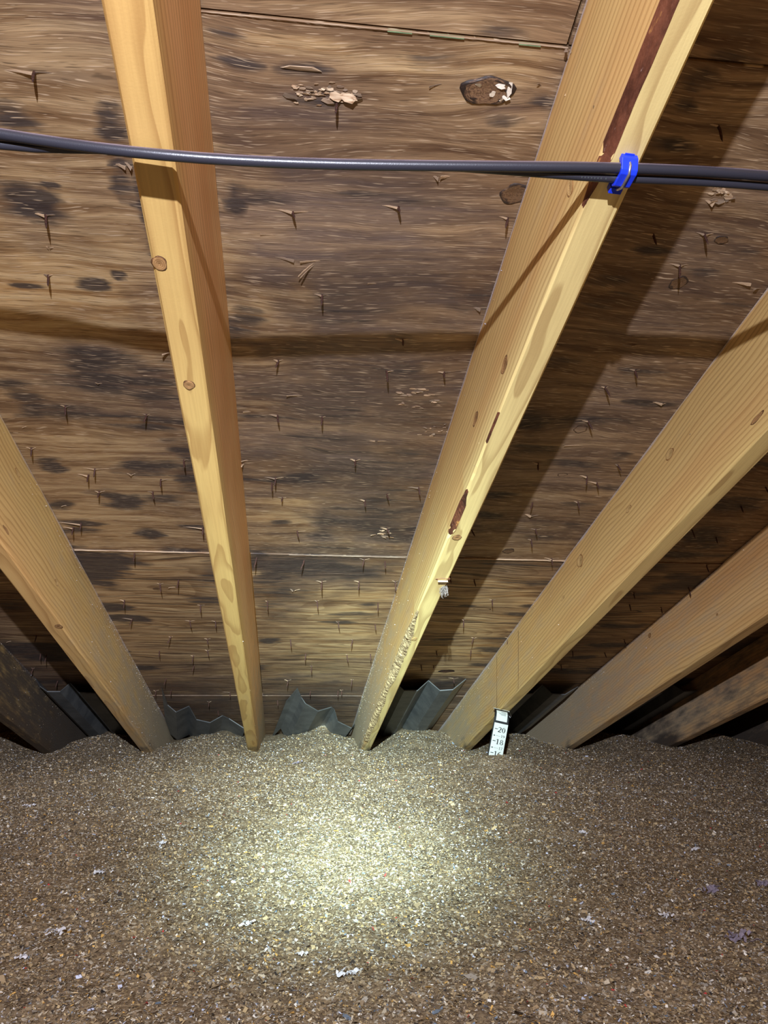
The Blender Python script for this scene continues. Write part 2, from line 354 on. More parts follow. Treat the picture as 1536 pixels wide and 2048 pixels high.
# ------------------------------------------------------------------ structure: ceiling of plywood sheets
# stains mapped from the photograph: (u, v, half-width, half-height, strength)
MOLD = [(640, 1135, 190, 26, .60), (780, 1040, 150, 60, .5), (560, 1180, 70, 24, .5), (700, 930, 200, 60, .38), (700, 800, 220, 70, .32), (700, 600, 240, 80, .28), (620, 1400, 160, 40, .35), (860, 1380, 100, 26, .4),
        (40, 232, 52, 26, .8), (225, 255, 34, 60, .55), (235, 330, 22, 60, .6), (60, 400, 72, 40, .85), (105, 372, 22, 8, .8), (300, 430, 26, 90, .7),
        (240, 552, 15, 9, 1.0), (190, 571, 36, 11, 1.0), (58, 573, 30, 8, 1.0), (190, 720, 105, 40, .62), (200, 760, 130, 30, .6), (300, 770, 60, 50, .5),
        (30, 770, 40, 22, .55), (70, 810, 40, 26, .6), (180, 830, 140, 22, .5), (320, 850, 60, 26, .55), (95, 930, 36, 17, .9), (245, 1005, 52, 16, .95), (320, 1000, 60, 14, .6),
        (300, 940, 60, 16, .6), (360, 905, 30, 26, .6), (380, 960, 30, 40, .55), (190, 985, 30, 5, .5), (120, 1012, 30, 12, .7), (165, 1046, 46, 6, .95), (160, 1060, 60, 8, .7), (305, 1067, 28, 11, .8),
        (180, 1118, 92, 22, 1.0), (190, 1140, 66, 18, .95), (205, 1165, 50, 8, .7), (225, 1212, 40, 8, .9), (245, 1235, 46, 6, .95), (240, 1300, 22, 5, .9), (390, 1055, 36, 6, .9), (400, 1100, 60, 8, .7),
        (420, 1200, 36, 10, .5), (290, 1335, 24, 5, .9), (420, 1150, 30, 30, .4), (400, 1400, 90, 30, .35), (350, 1370, 60, 8, .4),
        (455, 70, 40, 20, .5), (470, 130, 60, 16, .45), (620, 150, 80, 16, .5), (640, 200, 80, 22, .5), (540, 395, 110, 14, .55), (470, 400, 26, 30, .6), (780, 400, 110, 14, .45),
        (860, 115, 70, 24, .35), (1000, 70, 110, 20, .45), (1090, 200, 40, 10, .8), (1010, 240, 60, 12, .4), (960, 590, 60, 26, .55), (900, 600, 40, 14, .5), (480, 640, 40, 30, .5),
        (700, 640, 140, 22, .25), (560, 700, 90, 22, .35), (800, 745, 70, 20, .4), (850, 830, 80, 60, .35), (560, 790, 110, 12, .35), (500, 830, 60, 10, .4), (640, 900, 160, 16, .3), (800, 920, 70, 30, .35),
        (530, 958, 110, 10, .6), (610, 950, 50, 10, .7), (770, 1000, 80, 40, .4), (560, 1046, 18, 9, .6), (760, 1063, 50, 14, .6), (640, 1100, 200, 14, .4), (520, 1110, 40, 16, .6),
        (680, 1140, 120, 10, .35), (540, 1280, 24, 8, .9), (540, 1220, 40, 20, .35), (680, 1243, 40, 5, .7), (720, 1228, 60, 5, .5), (520, 1335, 24, 7, .7), (600, 1370, 90, 12, .3), (740, 1206, 30, 4, .6), (590, 1310, 30, 6, .4),
        (1300, 60, 90, 24, .55), (1480, 90, 60, 40, .5), (1450, 30, 80, 14, .5), (1400, 150, 40, 30, .5), (1330, 290, 60, 16, .5), (1370, 210, 30, 20, .5), (1290, 320, 40, 12, .5),
        (1310, 500, 40, 10, .8), (1240, 560, 70, 14, .5), (1490, 500, 60, 18, .45), (1390, 545, 60, 12, .4), (1200, 600, 90, 16, .4), (1480, 610, 60, 10, .4),
        (1290, 740, 50, 14, .5), (1300, 805, 60, 12, .55), (1100, 720, 60, 20, .4), (1200, 840, 90, 16, .45), (1060, 840, 60, 24, .55), (1080, 900, 60, 12, .6), (1240, 910, 50, 12, .5), (1130, 930, 70, 10, .55), (1200, 975, 60, 8, .45),
        (1000, 990, 70, 10, .7), (1150, 1010, 70, 10, .4), (980, 1030, 50, 8, .8), (1130, 1050, 60, 10, .5), (1010, 1055, 60, 8, .4), (1100, 1075, 50, 8, .5),
        (980, 1127, 22, 3, .8), (1050, 1130, 90, 6, .5), (1060, 1162, 60, 5, .5), (1080, 1165, 30, 8, .6), (930, 1210, 18, 4, .8), (1070, 1210, 36, 5, .8), (1040, 1230, 30, 6, .7), (1010, 1245, 60, 3, .6), (890, 1277, 30, 3, .7), (990, 1299, 36, 6, .9), (965, 1330, 26, 4, .8), (1000, 1275, 40, 8, .4),
        (1450, 1010, 70, 20, .6), (1400, 1075, 60, 30, .7), (1340, 1110, 100, 6, .8), (1360, 1165, 60, 16, .8), (1300, 1185, 80, 5, .7), (1240, 1250, 60, 6, .7), (1230, 1290, 60, 5, .9), (1160, 1314, 30, 4, .9), (1480, 930, 60, 16, .6), (1150, 1342, 60, 6, .8), (1330, 1180, 40, 10, .5), (1300, 1130, 80, 8, .5),
        (20, 1285, 40, 6, .4), (60, 1335, 60, 5, .5), (100, 1362, 60, 6, .5), (520, 1400, 30, 40, .3)]
GREY = [(200, 60, 160, 60, .35), (120, 150, 120, 14, .5), (190, 740, 150, 80, .75), (330, 800, 90, 50, .6), (180, 820, 110, 24, .6), (330, 480, 60, 150, .5), (60, 430, 60, 60, .5), (200, 980, 200, 60, .25), (330, 930, 90, 40, .4),
        (700, 400, 260, 90, .75), (700, 560, 280, 130, .85), (700, 760, 260, 130, .80), (700, 930, 240, 100, .85), (780, 1060, 180, 70, .9), (660, 1140, 190, 36, .85), (620, 230, 130, 50, .6), (480, 300, 90, 120, .45), (1010, 210, 60, 40, .4), (560, 1190, 60, 60, .5),
        (1440, 500, 160, 130, .62), (1330, 650, 160, 80, .45), (1250, 830, 190, 100, .6), (1150, 950, 190, 70, .5), (1100, 1060, 160, 50, .6), (1020, 1130, 160, 24, .3),
        (650, 1400, 190, 60, .7), (400, 1400, 120, 60, .6), (880, 1390, 120, 40, .7), (600, 1330, 90, 60, .25), (60, 1350, 90, 60, .5)]
HONEY = [(170, 600, 330, 230, .75), (180, 1000, 260, 140, .65), (300, 1230, 240, 150, .6), (120, 160, 230, 150, .35), (60, 600, 160, 60, .95), (950, 1230, 260, 140, .4), (680, 1260, 220, 120, .35),
         (60, 520, 50, 70, .9), (40, 600, 90, 26, .85), (150, 620, 130, 20, .6), (100, 490, 60, 20, .5), (60, 340, 110, 24, .5), (150, 250, 60, 50, .35), (30, 690, 60, 30, .5), (60, 860, 60, 20, .3), (250, 1040, 110, 40, .55), (230, 960, 120, 30, .3), (320, 1140, 120, 40, .6), (340, 1210, 110, 40, .5), (370, 1310, 110, 30, .45),
         (600, 95, 150, 26, .7), (820, 130, 130, 30, .7), (1000, 130, 90, 40, .5), (1050, 250, 90, 40, .25), (900, 200, 120, 30, .3), (700, 20, 260, 24, .35), (570, 1005, 60, 9, .9), (570, 1035, 90, 16, .95), (620, 1048, 60, 12, .7), (600, 1085, 90, 10, .4), (640, 1000, 60, 10, .5), (680, 850, 140, 12, .3), (560, 740, 100, 10, .2),
         (720, 1190, 110, 18, .85), (650, 1225, 150, 20, .8), (690, 1260, 130, 24, .85), (680, 1300, 150, 26, .85), (640, 1340, 150, 20, .7), (1000, 1165, 110, 16, .85), (1000, 1195, 110, 22, .85), (950, 1250, 130, 26, .9), (920, 1300, 130, 26, .95), (900, 1340, 110, 16, .8), (1100, 900, 60, 14, .5), (1130, 985, 110, 12, .6), (1060, 1050, 80, 10, .4), (1200, 880, 80, 14, .4), (1310, 760, 70, 16, .3), (1450, 440, 90, 30, .25),
         (1300, 1240, 160, 60, .5), (1160, 1320, 120, 26, .5), (70, 1290, 60, 24, .4)]
def spread(rows, h=HS):
    out = []
    for u, v, a, b, s in rows:
        x, t = on_h(u, v, h); x2, _ = on_h(u + a, v, h); _, t1 = on_h(u, v - b, h); _, t2 = on_h(u, v + b, h)
        out.append((x, t, abs(x2 - x), max(0.006, abs(t2 - t1) / 2), s))
    return out
_MOLD, _GREY, _HONEY = spread(MOLD), spread(GREY), spread(HONEY)
def blobs(rows, X, T, soft=1.0):
    acc = np.zeros_like(X); jx = (fbm(X * 17, T * 26, 5) - .5) * 1.9; jt = (fbm(X * 13 + 50, T * 30 + 9, 5) - .5) * 1.9
    for x, t, a, b, s in rows:
        sel = (np.abs(X - x) < 2.3 * a) & (np.abs(T - t) < 2.3 * b)
        if not sel.any(): continue
        q = ((X[sel] - x) / a + jx[sel] * 0.9) ** 2 + ((T[sel] - t) / b + jt[sel] * 0.9) ** 2
        acc[sel] = np.maximum(acc[sel], s * np.clip(1.25 * np.exp(-q * 0.95) - .12, 0, 1))
    return acc
ceiling = tag(empty('ceiling', CP, ROOF_ROT), 'plywood roof sheathing sloping down over the rafters', None, None, 'structure')
SHEETS = []
def sheet(x0, x1, t0, t1, h, fine, opn, rough):
    nx, nt = (max(2, int((x1 - x0) / fine)), max(2, int((t1 - t0) / fine)))
    X, T = np.meshgrid(np.linspace(x0, x1, nx + 1), np.linspace(t0, t1, nt + 1))
    Hh = h + (fbm(X * 3, T * 3) - .5) * 0.003
    V = np.stack([X, T, Hh], -1).reshape(-1, 3); n1 = nx + 1
    I = np.arange((nx + 1) * (nt + 1)).reshape(nt + 1, nx + 1)
    F = np.stack([I[:-1, :-1], I[1:, :-1], I[1:, 1:], I[:-1, 1:]], -1).reshape(-1, 4).tolist()
    rim = list(I[0, :]) + list(I[1:, -1]) + list(I[-1, -2::-1]) + list(I[-2:0:-1, 0])
    base = len(V); up = V[rim].copy(); up[:, 2] = h + 0.0125; V = np.vstack([V, up]); m = len(rim)
    F += [(rim[i], rim[(i + 1) % m], base + (i + 1) % m, base + i) for i in range(m)] + [tuple(range(base, base + m))]
    o = mesh('plywood_sheet', V, F, M_PLY, ceiling)
    me = o.data; Xa, Ta = V[:, 0], V[:, 1]
    data = dict(mold=blobs(_MOLD, Xa, Ta), grey=blobs(_GREY, Xa, Ta), honey=blobs(_HONEY, Xa, Ta), open_grain=np.full(len(V), opn), rough_face=rough * np.clip(0.35 + 1.3 * fbm(Xa * 5, Ta * 5), 0, 1))
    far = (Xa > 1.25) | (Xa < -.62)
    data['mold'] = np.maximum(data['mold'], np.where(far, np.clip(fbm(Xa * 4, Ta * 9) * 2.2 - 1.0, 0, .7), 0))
    for k2, a in data.items():
        me.attributes.new(k2, 'FLOAT', 'POINT').data.foreach_set('value', a.astype(np.float32))
    SHEETS.append((x0, x1, t0, t1, h, o)); return o
T0, T1, T2, T3 = 0.437, 1.6545, 2.8735, 3.72
g = 0.0012
for (a, b, fine) in ((-2.18, .2620, .014), (.2645, 2.70, .02)): sheet(a, b, T0 - 1.216, T0 - g, HS + .0025, fine, 0.15, .6)
for (a, b, fine) in ((-2.57, -.1345, .009), (-.132, 2.305, .009), (2.308, 4.2, .06)): sheet(a, b, T0 + g, T1 - g, HS, fine, 0.10, 1.0)
for (a, b, fine) in ((-2.55, -.1075, .009), (-.105, 2.33, .009), (2.333, 4.2, .06)): sheet(a, b, T1 + g, T2 - g, HS - .0022, fine, 0.75, .35)
for (a, b, fine) in ((-1.4, 1.04, .012), (1.0425, 3.4, .02)): sheet(a, b, T2 + g, T3, HS - .0040, fine, 0.75, .25)
sheet(-2.4, 2.4, T0 - 2.44, T0 - 1.2185, HS + .004, .06, 0.2, .5)
def sheet_at(x, t):
    for s in SHEETS:
        if s[0] <= x <= s[1] and s[2] <= t <= s[3]: return s[4], s[5]
    return HS, SHEETS[0][5]

# green mill paint on the sheet's upper edge
for (u0, u1, vm) in ((775, 825, 58), (860, 930, 66), (1040, 1085, 77)):
    x0, t0 = on_h(u0, vm, HS); x1, _ = on_h(u1, vm, HS)
    V, F = box(x0, x1, T0 + g - .0006, T0 + g + .0002, HS - .0022, HS + .002); mesh('paint_mark', V, F, M_GREEN, sheet_at(.05, .6)[1])
# torn, pale lips of veneer along the lower seam
def ragged_strip(x0, x1, t, hh, wmin, wmax, name, mat, par, n=40):
    xs = np.linspace(x0, x1, n); V = []; F = []
    for i, x in enumerate(xs):
        w_ = wmin + (wmax - wmin) * random.random() * math.sin(PI * (i + .5) / n) ** .4
        V += [(x, t - .0008, hh + .001), (x, t - .0008, hh - .0012 - .0008 * random.random()), (x, t + w_, hh - .0008)]
    for i in range(n - 1):
        a, b = 3 * i, 3 * i + 3; F += [(a, a + 1, b + 1, b), (a + 1, a + 2, b + 2, b + 1), (a + 2, a, b, b + 2)]
    return mesh(name, V, F, mat, par)
sl = sheet_at(.1, 2.0)
ragged_strip(on_h(578, 1110, HS)[0], on_h(812, 1110, HS)[0], T1 + .001, HS - .0022, .002, .007, 'split_lit_edge', M_SLIV, sl[1])
ragged_strip(on_h(930, 1110, HS)[0], on_h(1150, 1110, HS)[0], T1 + .001, HS - .0022, .001, .003, 'split_lit_edge', M_SLIV, sl[1])
sl = sheet_at(.05, .8)
ragged_strip(on_h(402, 30, HS)[0], on_h(1140, 84, HS)[0], T0 + .0012, HS, .0003, .0009, 'split_lit_edge', M_SLIV, sl[1], 90)  # pale strip standing in for light caught by the sheet's upper edge
sl = sheet_at(-.4, 2.0)
ragged_strip(on_h(150, 1100, HS)[0], on_h(425, 1105, HS)[0], T1 + .001, HS - .0022, .001, .0025, 'split_lit_edge', M_SLIV, sl[1])

# ------------------------------------------------------------------ structure: floor of loose insulation, deck below, eave board
def bed_z(X, Y):
    z = (fbm(X * 2.1 + 4, Y * 2.1) - .5) * 0.034 + (fbm(X * 11, Y * 11) - .5) * 0.014 + (fbm(X * 46, Y * 46, 2) - .5) * 0.006
    far = np.clip((Y - 2.55) / 0.5, 0, 1)
    ph = (X - (RX['B'] + .02)) / 0.4064
    z = z + far * (0.022 * np.cos(2 * PI * (ph - .55)) + 0.002)
    x0, y0 = HUMP; z = z + 0.035 * np.exp(-((X - x0) ** 2 + (Y - y0) ** 2) / .05 ** 2)
    x1, y1 = HUMP2; z = z + 0.030 * np.exp(-((X - x1) ** 2 / .09 ** 2 + (Y - y1) ** 2 / .08 ** 2))
    x2, y2 = HUMP3; z = z + 0.044 * np.exp(-((X - x2) ** 2 / .10 ** 2 + (Y - y2) ** 2 / .13 ** 2))
    return z
HUMP3 = tuple(on_y(992, 1505, 2.45)[:2])
HUMP = tuple(on_z(645, 1474)[:2]); HUMP2 = tuple(on_z(900, 1476)[:2])
def grid_floor():
    xs = np.concatenate([np.arange(-2.6, -1.2, .05), np.arange(-1.2, 1.8, .0125), np.arange(1.8, 3.2, .05)])
    ys = np.concatenate([np.arange(-1.6, .5, .05), np.arange(.5, 3.5, .0125), np.arange(3.5, 3.62, .03)])
    X, Y = np.meshgrid(xs, ys); Z = bed_z(X, Y); V = np.stack([X, Y, Z], -1).reshape(-1, 3)
    I = np.arange(len(V)).reshape(X.shape); F = np.stack([I[:-1, :-1], I[:-1, 1:], I[1:, 1:], I[1:, :-1]], -1).reshape(-1, 4).tolist()
    rim = list(I[0, :]) + list(I[1:, -1]) + list(I[-1, -2::-1]) + list(I[-2:0:-1, 0]); b = len(V)
    up = V[rim].copy(); up[:, 2] = -.35; V = np.vstack([V, up]); m = len(rim)
    F += [(rim[(i + 1) % m], rim[i], b + i, b + (i + 1) % m) for i in range(m)] + [tuple(range(b + m - 1, b - 1, -1))]
    return tag(mesh('floor', V, F, M_BED, None, True), 'thick bed of loose blown cellulose insulation covering the attic floor', None, None, 'structure')
grid_floor()
V, F = box(-2.6, 3.2, 3.64, 3.66, -.35, .30); tag(mesh('wall_eave', V, F, M_DARK), 'dark board closing the eave behind the rafter ends', None, None, 'structure')

# ------------------------------------------------------------------ rafters
def rafter(key, label, t0=-1.55, t1=3.60, wane=None, dust=0.5, fringe_side=-1, fringe=0.0, pink=(0, 0, 0), grime_shade=0.0, crown=None, hb=HB, pale=(0.2, 0.2), lean=0.0):
    """Cross-section runs round the board; wane(t) -> (across, up) of the missing lower corner on the -x side"""
    X0 = RX[key]
    foot = roof(X0, 2.9, HB)
    root = empty('rafter', foot, ROOF_ROT); tag(root, label, 'rafter', 'sloping roof rafters')
    org = np.array([X0, 2.9, HB])
    st = np.concatenate([np.arange(t0, -.1, .1), np.arange(-.1, t1 + .001, .02)]); dep = HS - .0006 - hb
    V = []; A = dict(dust=[], fringe=[], pink=[], grime_shade=[], pale=[]); idx = []; n = None
    for t in st:
        wx, wz = wane(t) if wane else (0.003, 0.003)
        wx = max(wx, .0028); wz = max(wz, .0028); r = .003
        cr = crown(t) if crown else 0.0
        a = W2
        top = dep if t <= T0 else (dep if t < T1 else (dep - .0022 if t < T2 else dep - .004))
        if t > T0 - .03 and t < T0: top = dep
        q = [(-a, top), (-a, top * .97), (-a, top * .90), (-a, top * .55), (-a, max(top * .3, wz + .004)), (-a, wz), (-a + wx * .5, wz * .45), (-a + wx, 0), (-a + wx + .002, 0), (a - r - .006 if wx < .02 else a - r - .001, 0), (a - r, 0), (a, r), (a, top * .3), (a, top * .55), (a, top * .90), (a, top * .97), (a, top)]
        n = len(q)
        for i, (x, z) in enumerate(q):
            jit = .0006 * (vnoise(np.array([t * 9 + i * 3.3]), np.array([X0 * 40]))[0] - .5)
            V.append((x + jit + cr + lean * z / dep, t - 2.9, z + (jit if z < .01 else 0)))
            side = -1 if x < 0 else 1
            f = z / top
            lo = np.clip((t - 1.2) / 1.9, 0, 1)
            A['dust'].append(dust * (0.18 + 0.85 * lo ** 1.3) * (1.0 if 0.05 < f else (.42 if key in 'BC' else .72)))
            A['fringe'].append((fringe if side == fringe_side else fringe * .3) * (1.15 if f > .98 else ((.55 + .3 * lo) if f > .95 else (.5 * lo if f > .8 else 0.0))) * (0.6 + .5 * fbm(np.array([t * 3.0]), np.array([X0 * 9]))[0]))
            A['pink'].append(pink[0] if (f > .03 and side < 0) else (pink[1] if f > .03 else pink[2]))
            A['pale'].append(pale[0] if f > .03 else pale[1])
            A['grime_shade'].append(grime_shade * (1 if t > 2 else .6) + (0.55 * np.clip((t - 2.83) / .1, 0, 1) * (1 if f < .25 else .3)))
    F = []; ns = len(st)
    for i in range(ns - 1):
        for j in range(n):
            k2 = (j + 1) % n; F.append((i * n + j, (i + 1) * n + j, (i + 1) * n + k2, i * n + k2))
    F.append(tuple(range(n))); F.append(tuple((ns - 1) * n + j for j in range(n - 1, -1, -1)))
    o = mesh('board', V, F, M_WOOD, root)
    for k2, v in A.items(): o.data.attributes.new(k2, 'FLOAT', 'POINT').data.foreach_set('value', np.array(v, np.float32))
    return root

def inside(root, key, X, t, h): return (X - RX[key], t - 2.9, h - HB)
def knot_on(root, key, u, v, face, ru, rv, mat, tilt=0.0, lift=.0014):
    """an oval knot on the underside ('b') or on the side ('l' / 'r'); ru, rv half axes along x-or-h and along t, metres"""
    V = [(0, 0, 1.0)]; F = []; n = 20
    for q, (rr, z) in enumerate(((.45, .95), (.78, .75), (1.0, 0.0), (1.02, -.6))):
        for k2 in range(n):
            a = 2 * PI * k2 / n; w_ = 1 + .06 * math.sin(3 * a + u) + .04 * math.sin(5 * a + v); V.append((rr * w_ * math.cos(a), rr * w_ * math.sin(a), z))
    F += [(0, 1 + k2, 1 + (k2 + 1) % n) for k2 in range(n)]
    for q in range(3):
        for k2 in range(n):
            a, b = 1 + q * n + k2, 1 + q * n + (k2 + 1) % n; F.append((a, a + n, b + n, b))
    o = mesh('knot', V, F, mat, root, True)
    if face == 'b':
        x, t = on_h(u, v, HB); o.location = inside(root, key, x, t, HB); o.rotation_euler = (PI, 0, tilt)
    else:
        sx = RX[key] + (-W2 if face == 'l' else W2); t, h = on_x(u, v, sx); o.location = inside(root, key, sx, t, h)
        o.rotation_euler = (0, -PI / 2, 0) if face == 'l' else (0, PI / 2, 0)
        o.rotation_euler.rotate_axis('Z', tilt)
    o.scale = (ru, rv, lift)
    return o

sm = lambda x, a, b: float(np.clip((x - a) / (b - a), 0, 1))
def wane_c(t):
    nz = float(fbm(np.array([t * 16.0]), np.array([3.3]))[0]); nz2 = float(fbm(np.array([t * 55.0]), np.array([8.3]))[0])
    up = (1 - sm(t, .43, .50)) * (.0085 + .003 * nz)                          # bark at the upper end
    mid = .006 * sm(t, .75, .8) * (1 - sm(t, 1.14, 1.2)) * (nz * 1.8 - .5)
    mid2 = .010 * sm(t, 1.02, 1.08) * (1 - sm(t, 1.17, 1.20))
    low = sm(t, 1.50, 1.75) * (.0165 + .010 * (nz - .5) + .006 * (nz2 - .5)) * (1 - .35 * sm(t, 2.05, 2.15) * (1 - sm(t, 2.2, 2.3)))
    wdt = max(0.0028, up, mid, mid2, low)
    return wdt, wdt * (1.15 if t < .6 else .9)

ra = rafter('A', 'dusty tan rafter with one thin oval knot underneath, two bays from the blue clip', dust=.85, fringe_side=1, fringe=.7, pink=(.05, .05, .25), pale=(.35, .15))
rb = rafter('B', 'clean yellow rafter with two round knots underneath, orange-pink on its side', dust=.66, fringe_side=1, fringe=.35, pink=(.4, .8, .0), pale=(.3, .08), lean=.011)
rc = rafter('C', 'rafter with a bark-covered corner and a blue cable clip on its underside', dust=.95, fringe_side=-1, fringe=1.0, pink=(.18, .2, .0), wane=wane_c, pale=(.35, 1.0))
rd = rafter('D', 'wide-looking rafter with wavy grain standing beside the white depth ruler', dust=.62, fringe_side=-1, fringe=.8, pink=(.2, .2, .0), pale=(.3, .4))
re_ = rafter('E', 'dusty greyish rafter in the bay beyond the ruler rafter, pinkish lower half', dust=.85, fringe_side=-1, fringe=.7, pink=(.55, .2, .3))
rf = rafter('F', 'dim brown rafter in the dark, second beyond the ruler rafter', dust=.8, fringe_side=-1, fringe=.3, pink=(.6, .3, .6), grime_shade=.45)  # whole board darkened in colour to stand for the weak light here
rg = rafter('G', 'barely lit rafter deep in the dark, third beyond the ruler rafter', dust=.8, pink=(.6, .3, .6), grime_shade=.65)  # darker colour again, in place of the lamp's fading light
rz = rafter('Z', 'blackened rafter with smudged grey face, outermost beside the dusty tan one', dust=.7, fringe_side=1, fringe=.8, grime_shade=.75)
for kx in ('Y', 'H'): pass

# knots the photograph shows
for args in (('B', 319, 527, 'b', .0080, .0105, M_KNOT), ('B', 378, 770, 'b', .0075, .0095, M_KNOT)): knot_on(rb, *args)
for args in (('C', 914, 1075, 'b', .0085, .0100, M_KNOT), ('C', 828, 1278, 'b', .0075, .0095, M_KNOTP)): knot_on(rc, *args)
for args in (('C', 1140, 374, 'l', .011, .009, M_KNOTP), ('C', 1009, 730, 'l', .010, .018, M_KNOT), ('C', 951, 838, 'l', .008, .018, M_KNOT)): knot_on(rc, *args, 0.0, .0008)
knot_on(ra, 'A', 117, 1253, 'b', .008, .012, M_KNOT)
for args in (('A', 12, 1060, 'r', .004, .02, M_KNOT), ('A', 113, 1165, 'r', .006, .014, M_KNOTP), ('A', 35, 945, 'r', .004, .016, M_KNOTP)): knot_on(ra, *args, 0.0, .0006)
for args in (('D', 1339, 908, 'l', .009, .016, M_KNOTP), ('D', 1257, 1018, 'l', .006, .014, M_KNOTP), ('D', 1160, 1122, 'l', .014, .02, M_KNOTP), ('D', 1126, 1196, 'l', .006, .016, M_KNOTP), ('D', 1514, 836, 'l', .004, .018, M_KNOT)): knot_on(rd, *args, 0.0, .0006)
for args in (('E', 1434, 1229, 'l', .003, .005, M_KNOT), ('E', 1299, 1271, 'l', .007, .01, M_KNOT)): knot_on(re_, *args, 0.0, .0006)

# bark and frayed wane along the broken corner of the clip rafter
def corner_strip(name, mat, ta, tb, step, rough, bulge=.0006):
    V = []; F = []; ts = np.arange(ta, tb, step); m = 5
    for i, t in enumerate(ts):
        wx, wz = wane_c(t); ends = min(1, min(i, len(ts) - 1 - i) / 3)
        for j in range(m):
            f = j / (m - 1); x = -W2 + wx * f; z = wz * (1 - f)
            o_ = bulge * math.sin(PI * f) + ends * rough * (random.random() ** 1.5) * math.sin(PI * (f * .8 + .1))
            k2 = -.0006 if ends == 0 else .0003
            V.append((x - (o_ + k2) * .7, t - 2.9 + random.uniform(-.3, .3) * step, z - (o_ + k2) * .7))
        V += [(-W2 + wx + .002, t - 2.9, .004), (-W2 + .004, t - 2.9, wz + .003)]
    m2 = m + 2
    for i in range(len(ts) - 1):
        for j in range(m2):
            k2 = (j + 1) % m2; F.append((i * m2 + j, i * m2 + k2, (i + 1) * m2 + k2, (i + 1) * m2 + j))
    F.append(tuple(range(m2))[::-1]); F.append(tuple((len(ts) - 1) * m2 + j for j in range(m2)))
    return mesh(name, V, F, mat, rc)
tag(corner_strip('bark_strip', M_BARK, -.4, .495, .01, .0012), 'shiny red-brown bark left on the upper corner')
corner_strip('bark_strip', M_BARK, 1.03, 1.19, .006, .0012)
corner_strip('bark_strip', M_BARK, .82, .90, .006, .0008)
tag(corner_strip('frayed_edge', M_WANE, 1.55, 2.86, .007, .0045, .001), 'rough cream frayed wood along the lower corner')
# bark pocket and torn chip
x_, t_ = on_h(884, 1160, HB)
def lens(rx, rt, n=18, z=.0006):
    V = []; 
    for k2 in range(n):
        a = 2 * PI * k2 / n; V.append((rx * math.cos(a), rt * math.sin(a) * abs(math.sin(a)) ** .3, -z))
    V += [(v[0], v[1], .003) for v in V]; V.append((0, rt * .2, .0015))
    F = [(k2, (k2 + 1) % n, n + (k2 + 1) % n, n + k2) for k2 in range(n)] + [((k2 + 1) % n, k2, 2 * n) for k2 in range(n)]
    return V, F
V, F = lens(.0150, .0050); V = [(x + x_ - RX['C'] + .001, y + t_ - 2.9 - .004, z) for x, y, z in V]; mesh('bark_pocket', V, F, M_BARK, rc)
V, F = box(-.011, .009, -.002, .012, -.003, .001); V = [(x + x_ - RX['C'] + .003 + y * .3, y + t_ - 2.9 + .001, z + (.002 if y > .005 else -.002)) for x, y, z in V]; mesh('torn_chip', V, F, M_SLIV, rc)

# dark drip lines down the ruler rafter's side near the eave
for (u, v0, v1) in ((1037, 1262, 1425), (994, 1312, 1455)):
    pa, pc = on_x(u, v0, RX['D'] - W2), on_x(u, v1, RX['D'] - W2); V = []
    for f in np.linspace(0, 1, 9):
        t, h = pa[0] + (pc[0] - pa[0]) * f, max(HB + .004, pa[1] + (pc[1] - pa[1]) * f); w_ = .0012 + .0012 * random.random()
        V += [(-W2 - .0005, t - w_ - 2.9, h - HB), (-W2 - .0005, t + w_ - 2.9, h - HB), (-W2 + .001, t + w_ - 2.9, h - HB), (-W2 + .001, t - w_ - 2.9, h - HB)]
    F = [(4 * i + j, 4 * i + (j + 1) % 4, 4 * i + 4 + (j + 1) % 4, 4 * i + 4 + j) for i in range(8) for j in range(4)]
    mesh('drip_stain', V, F, M_STAIN, rd)

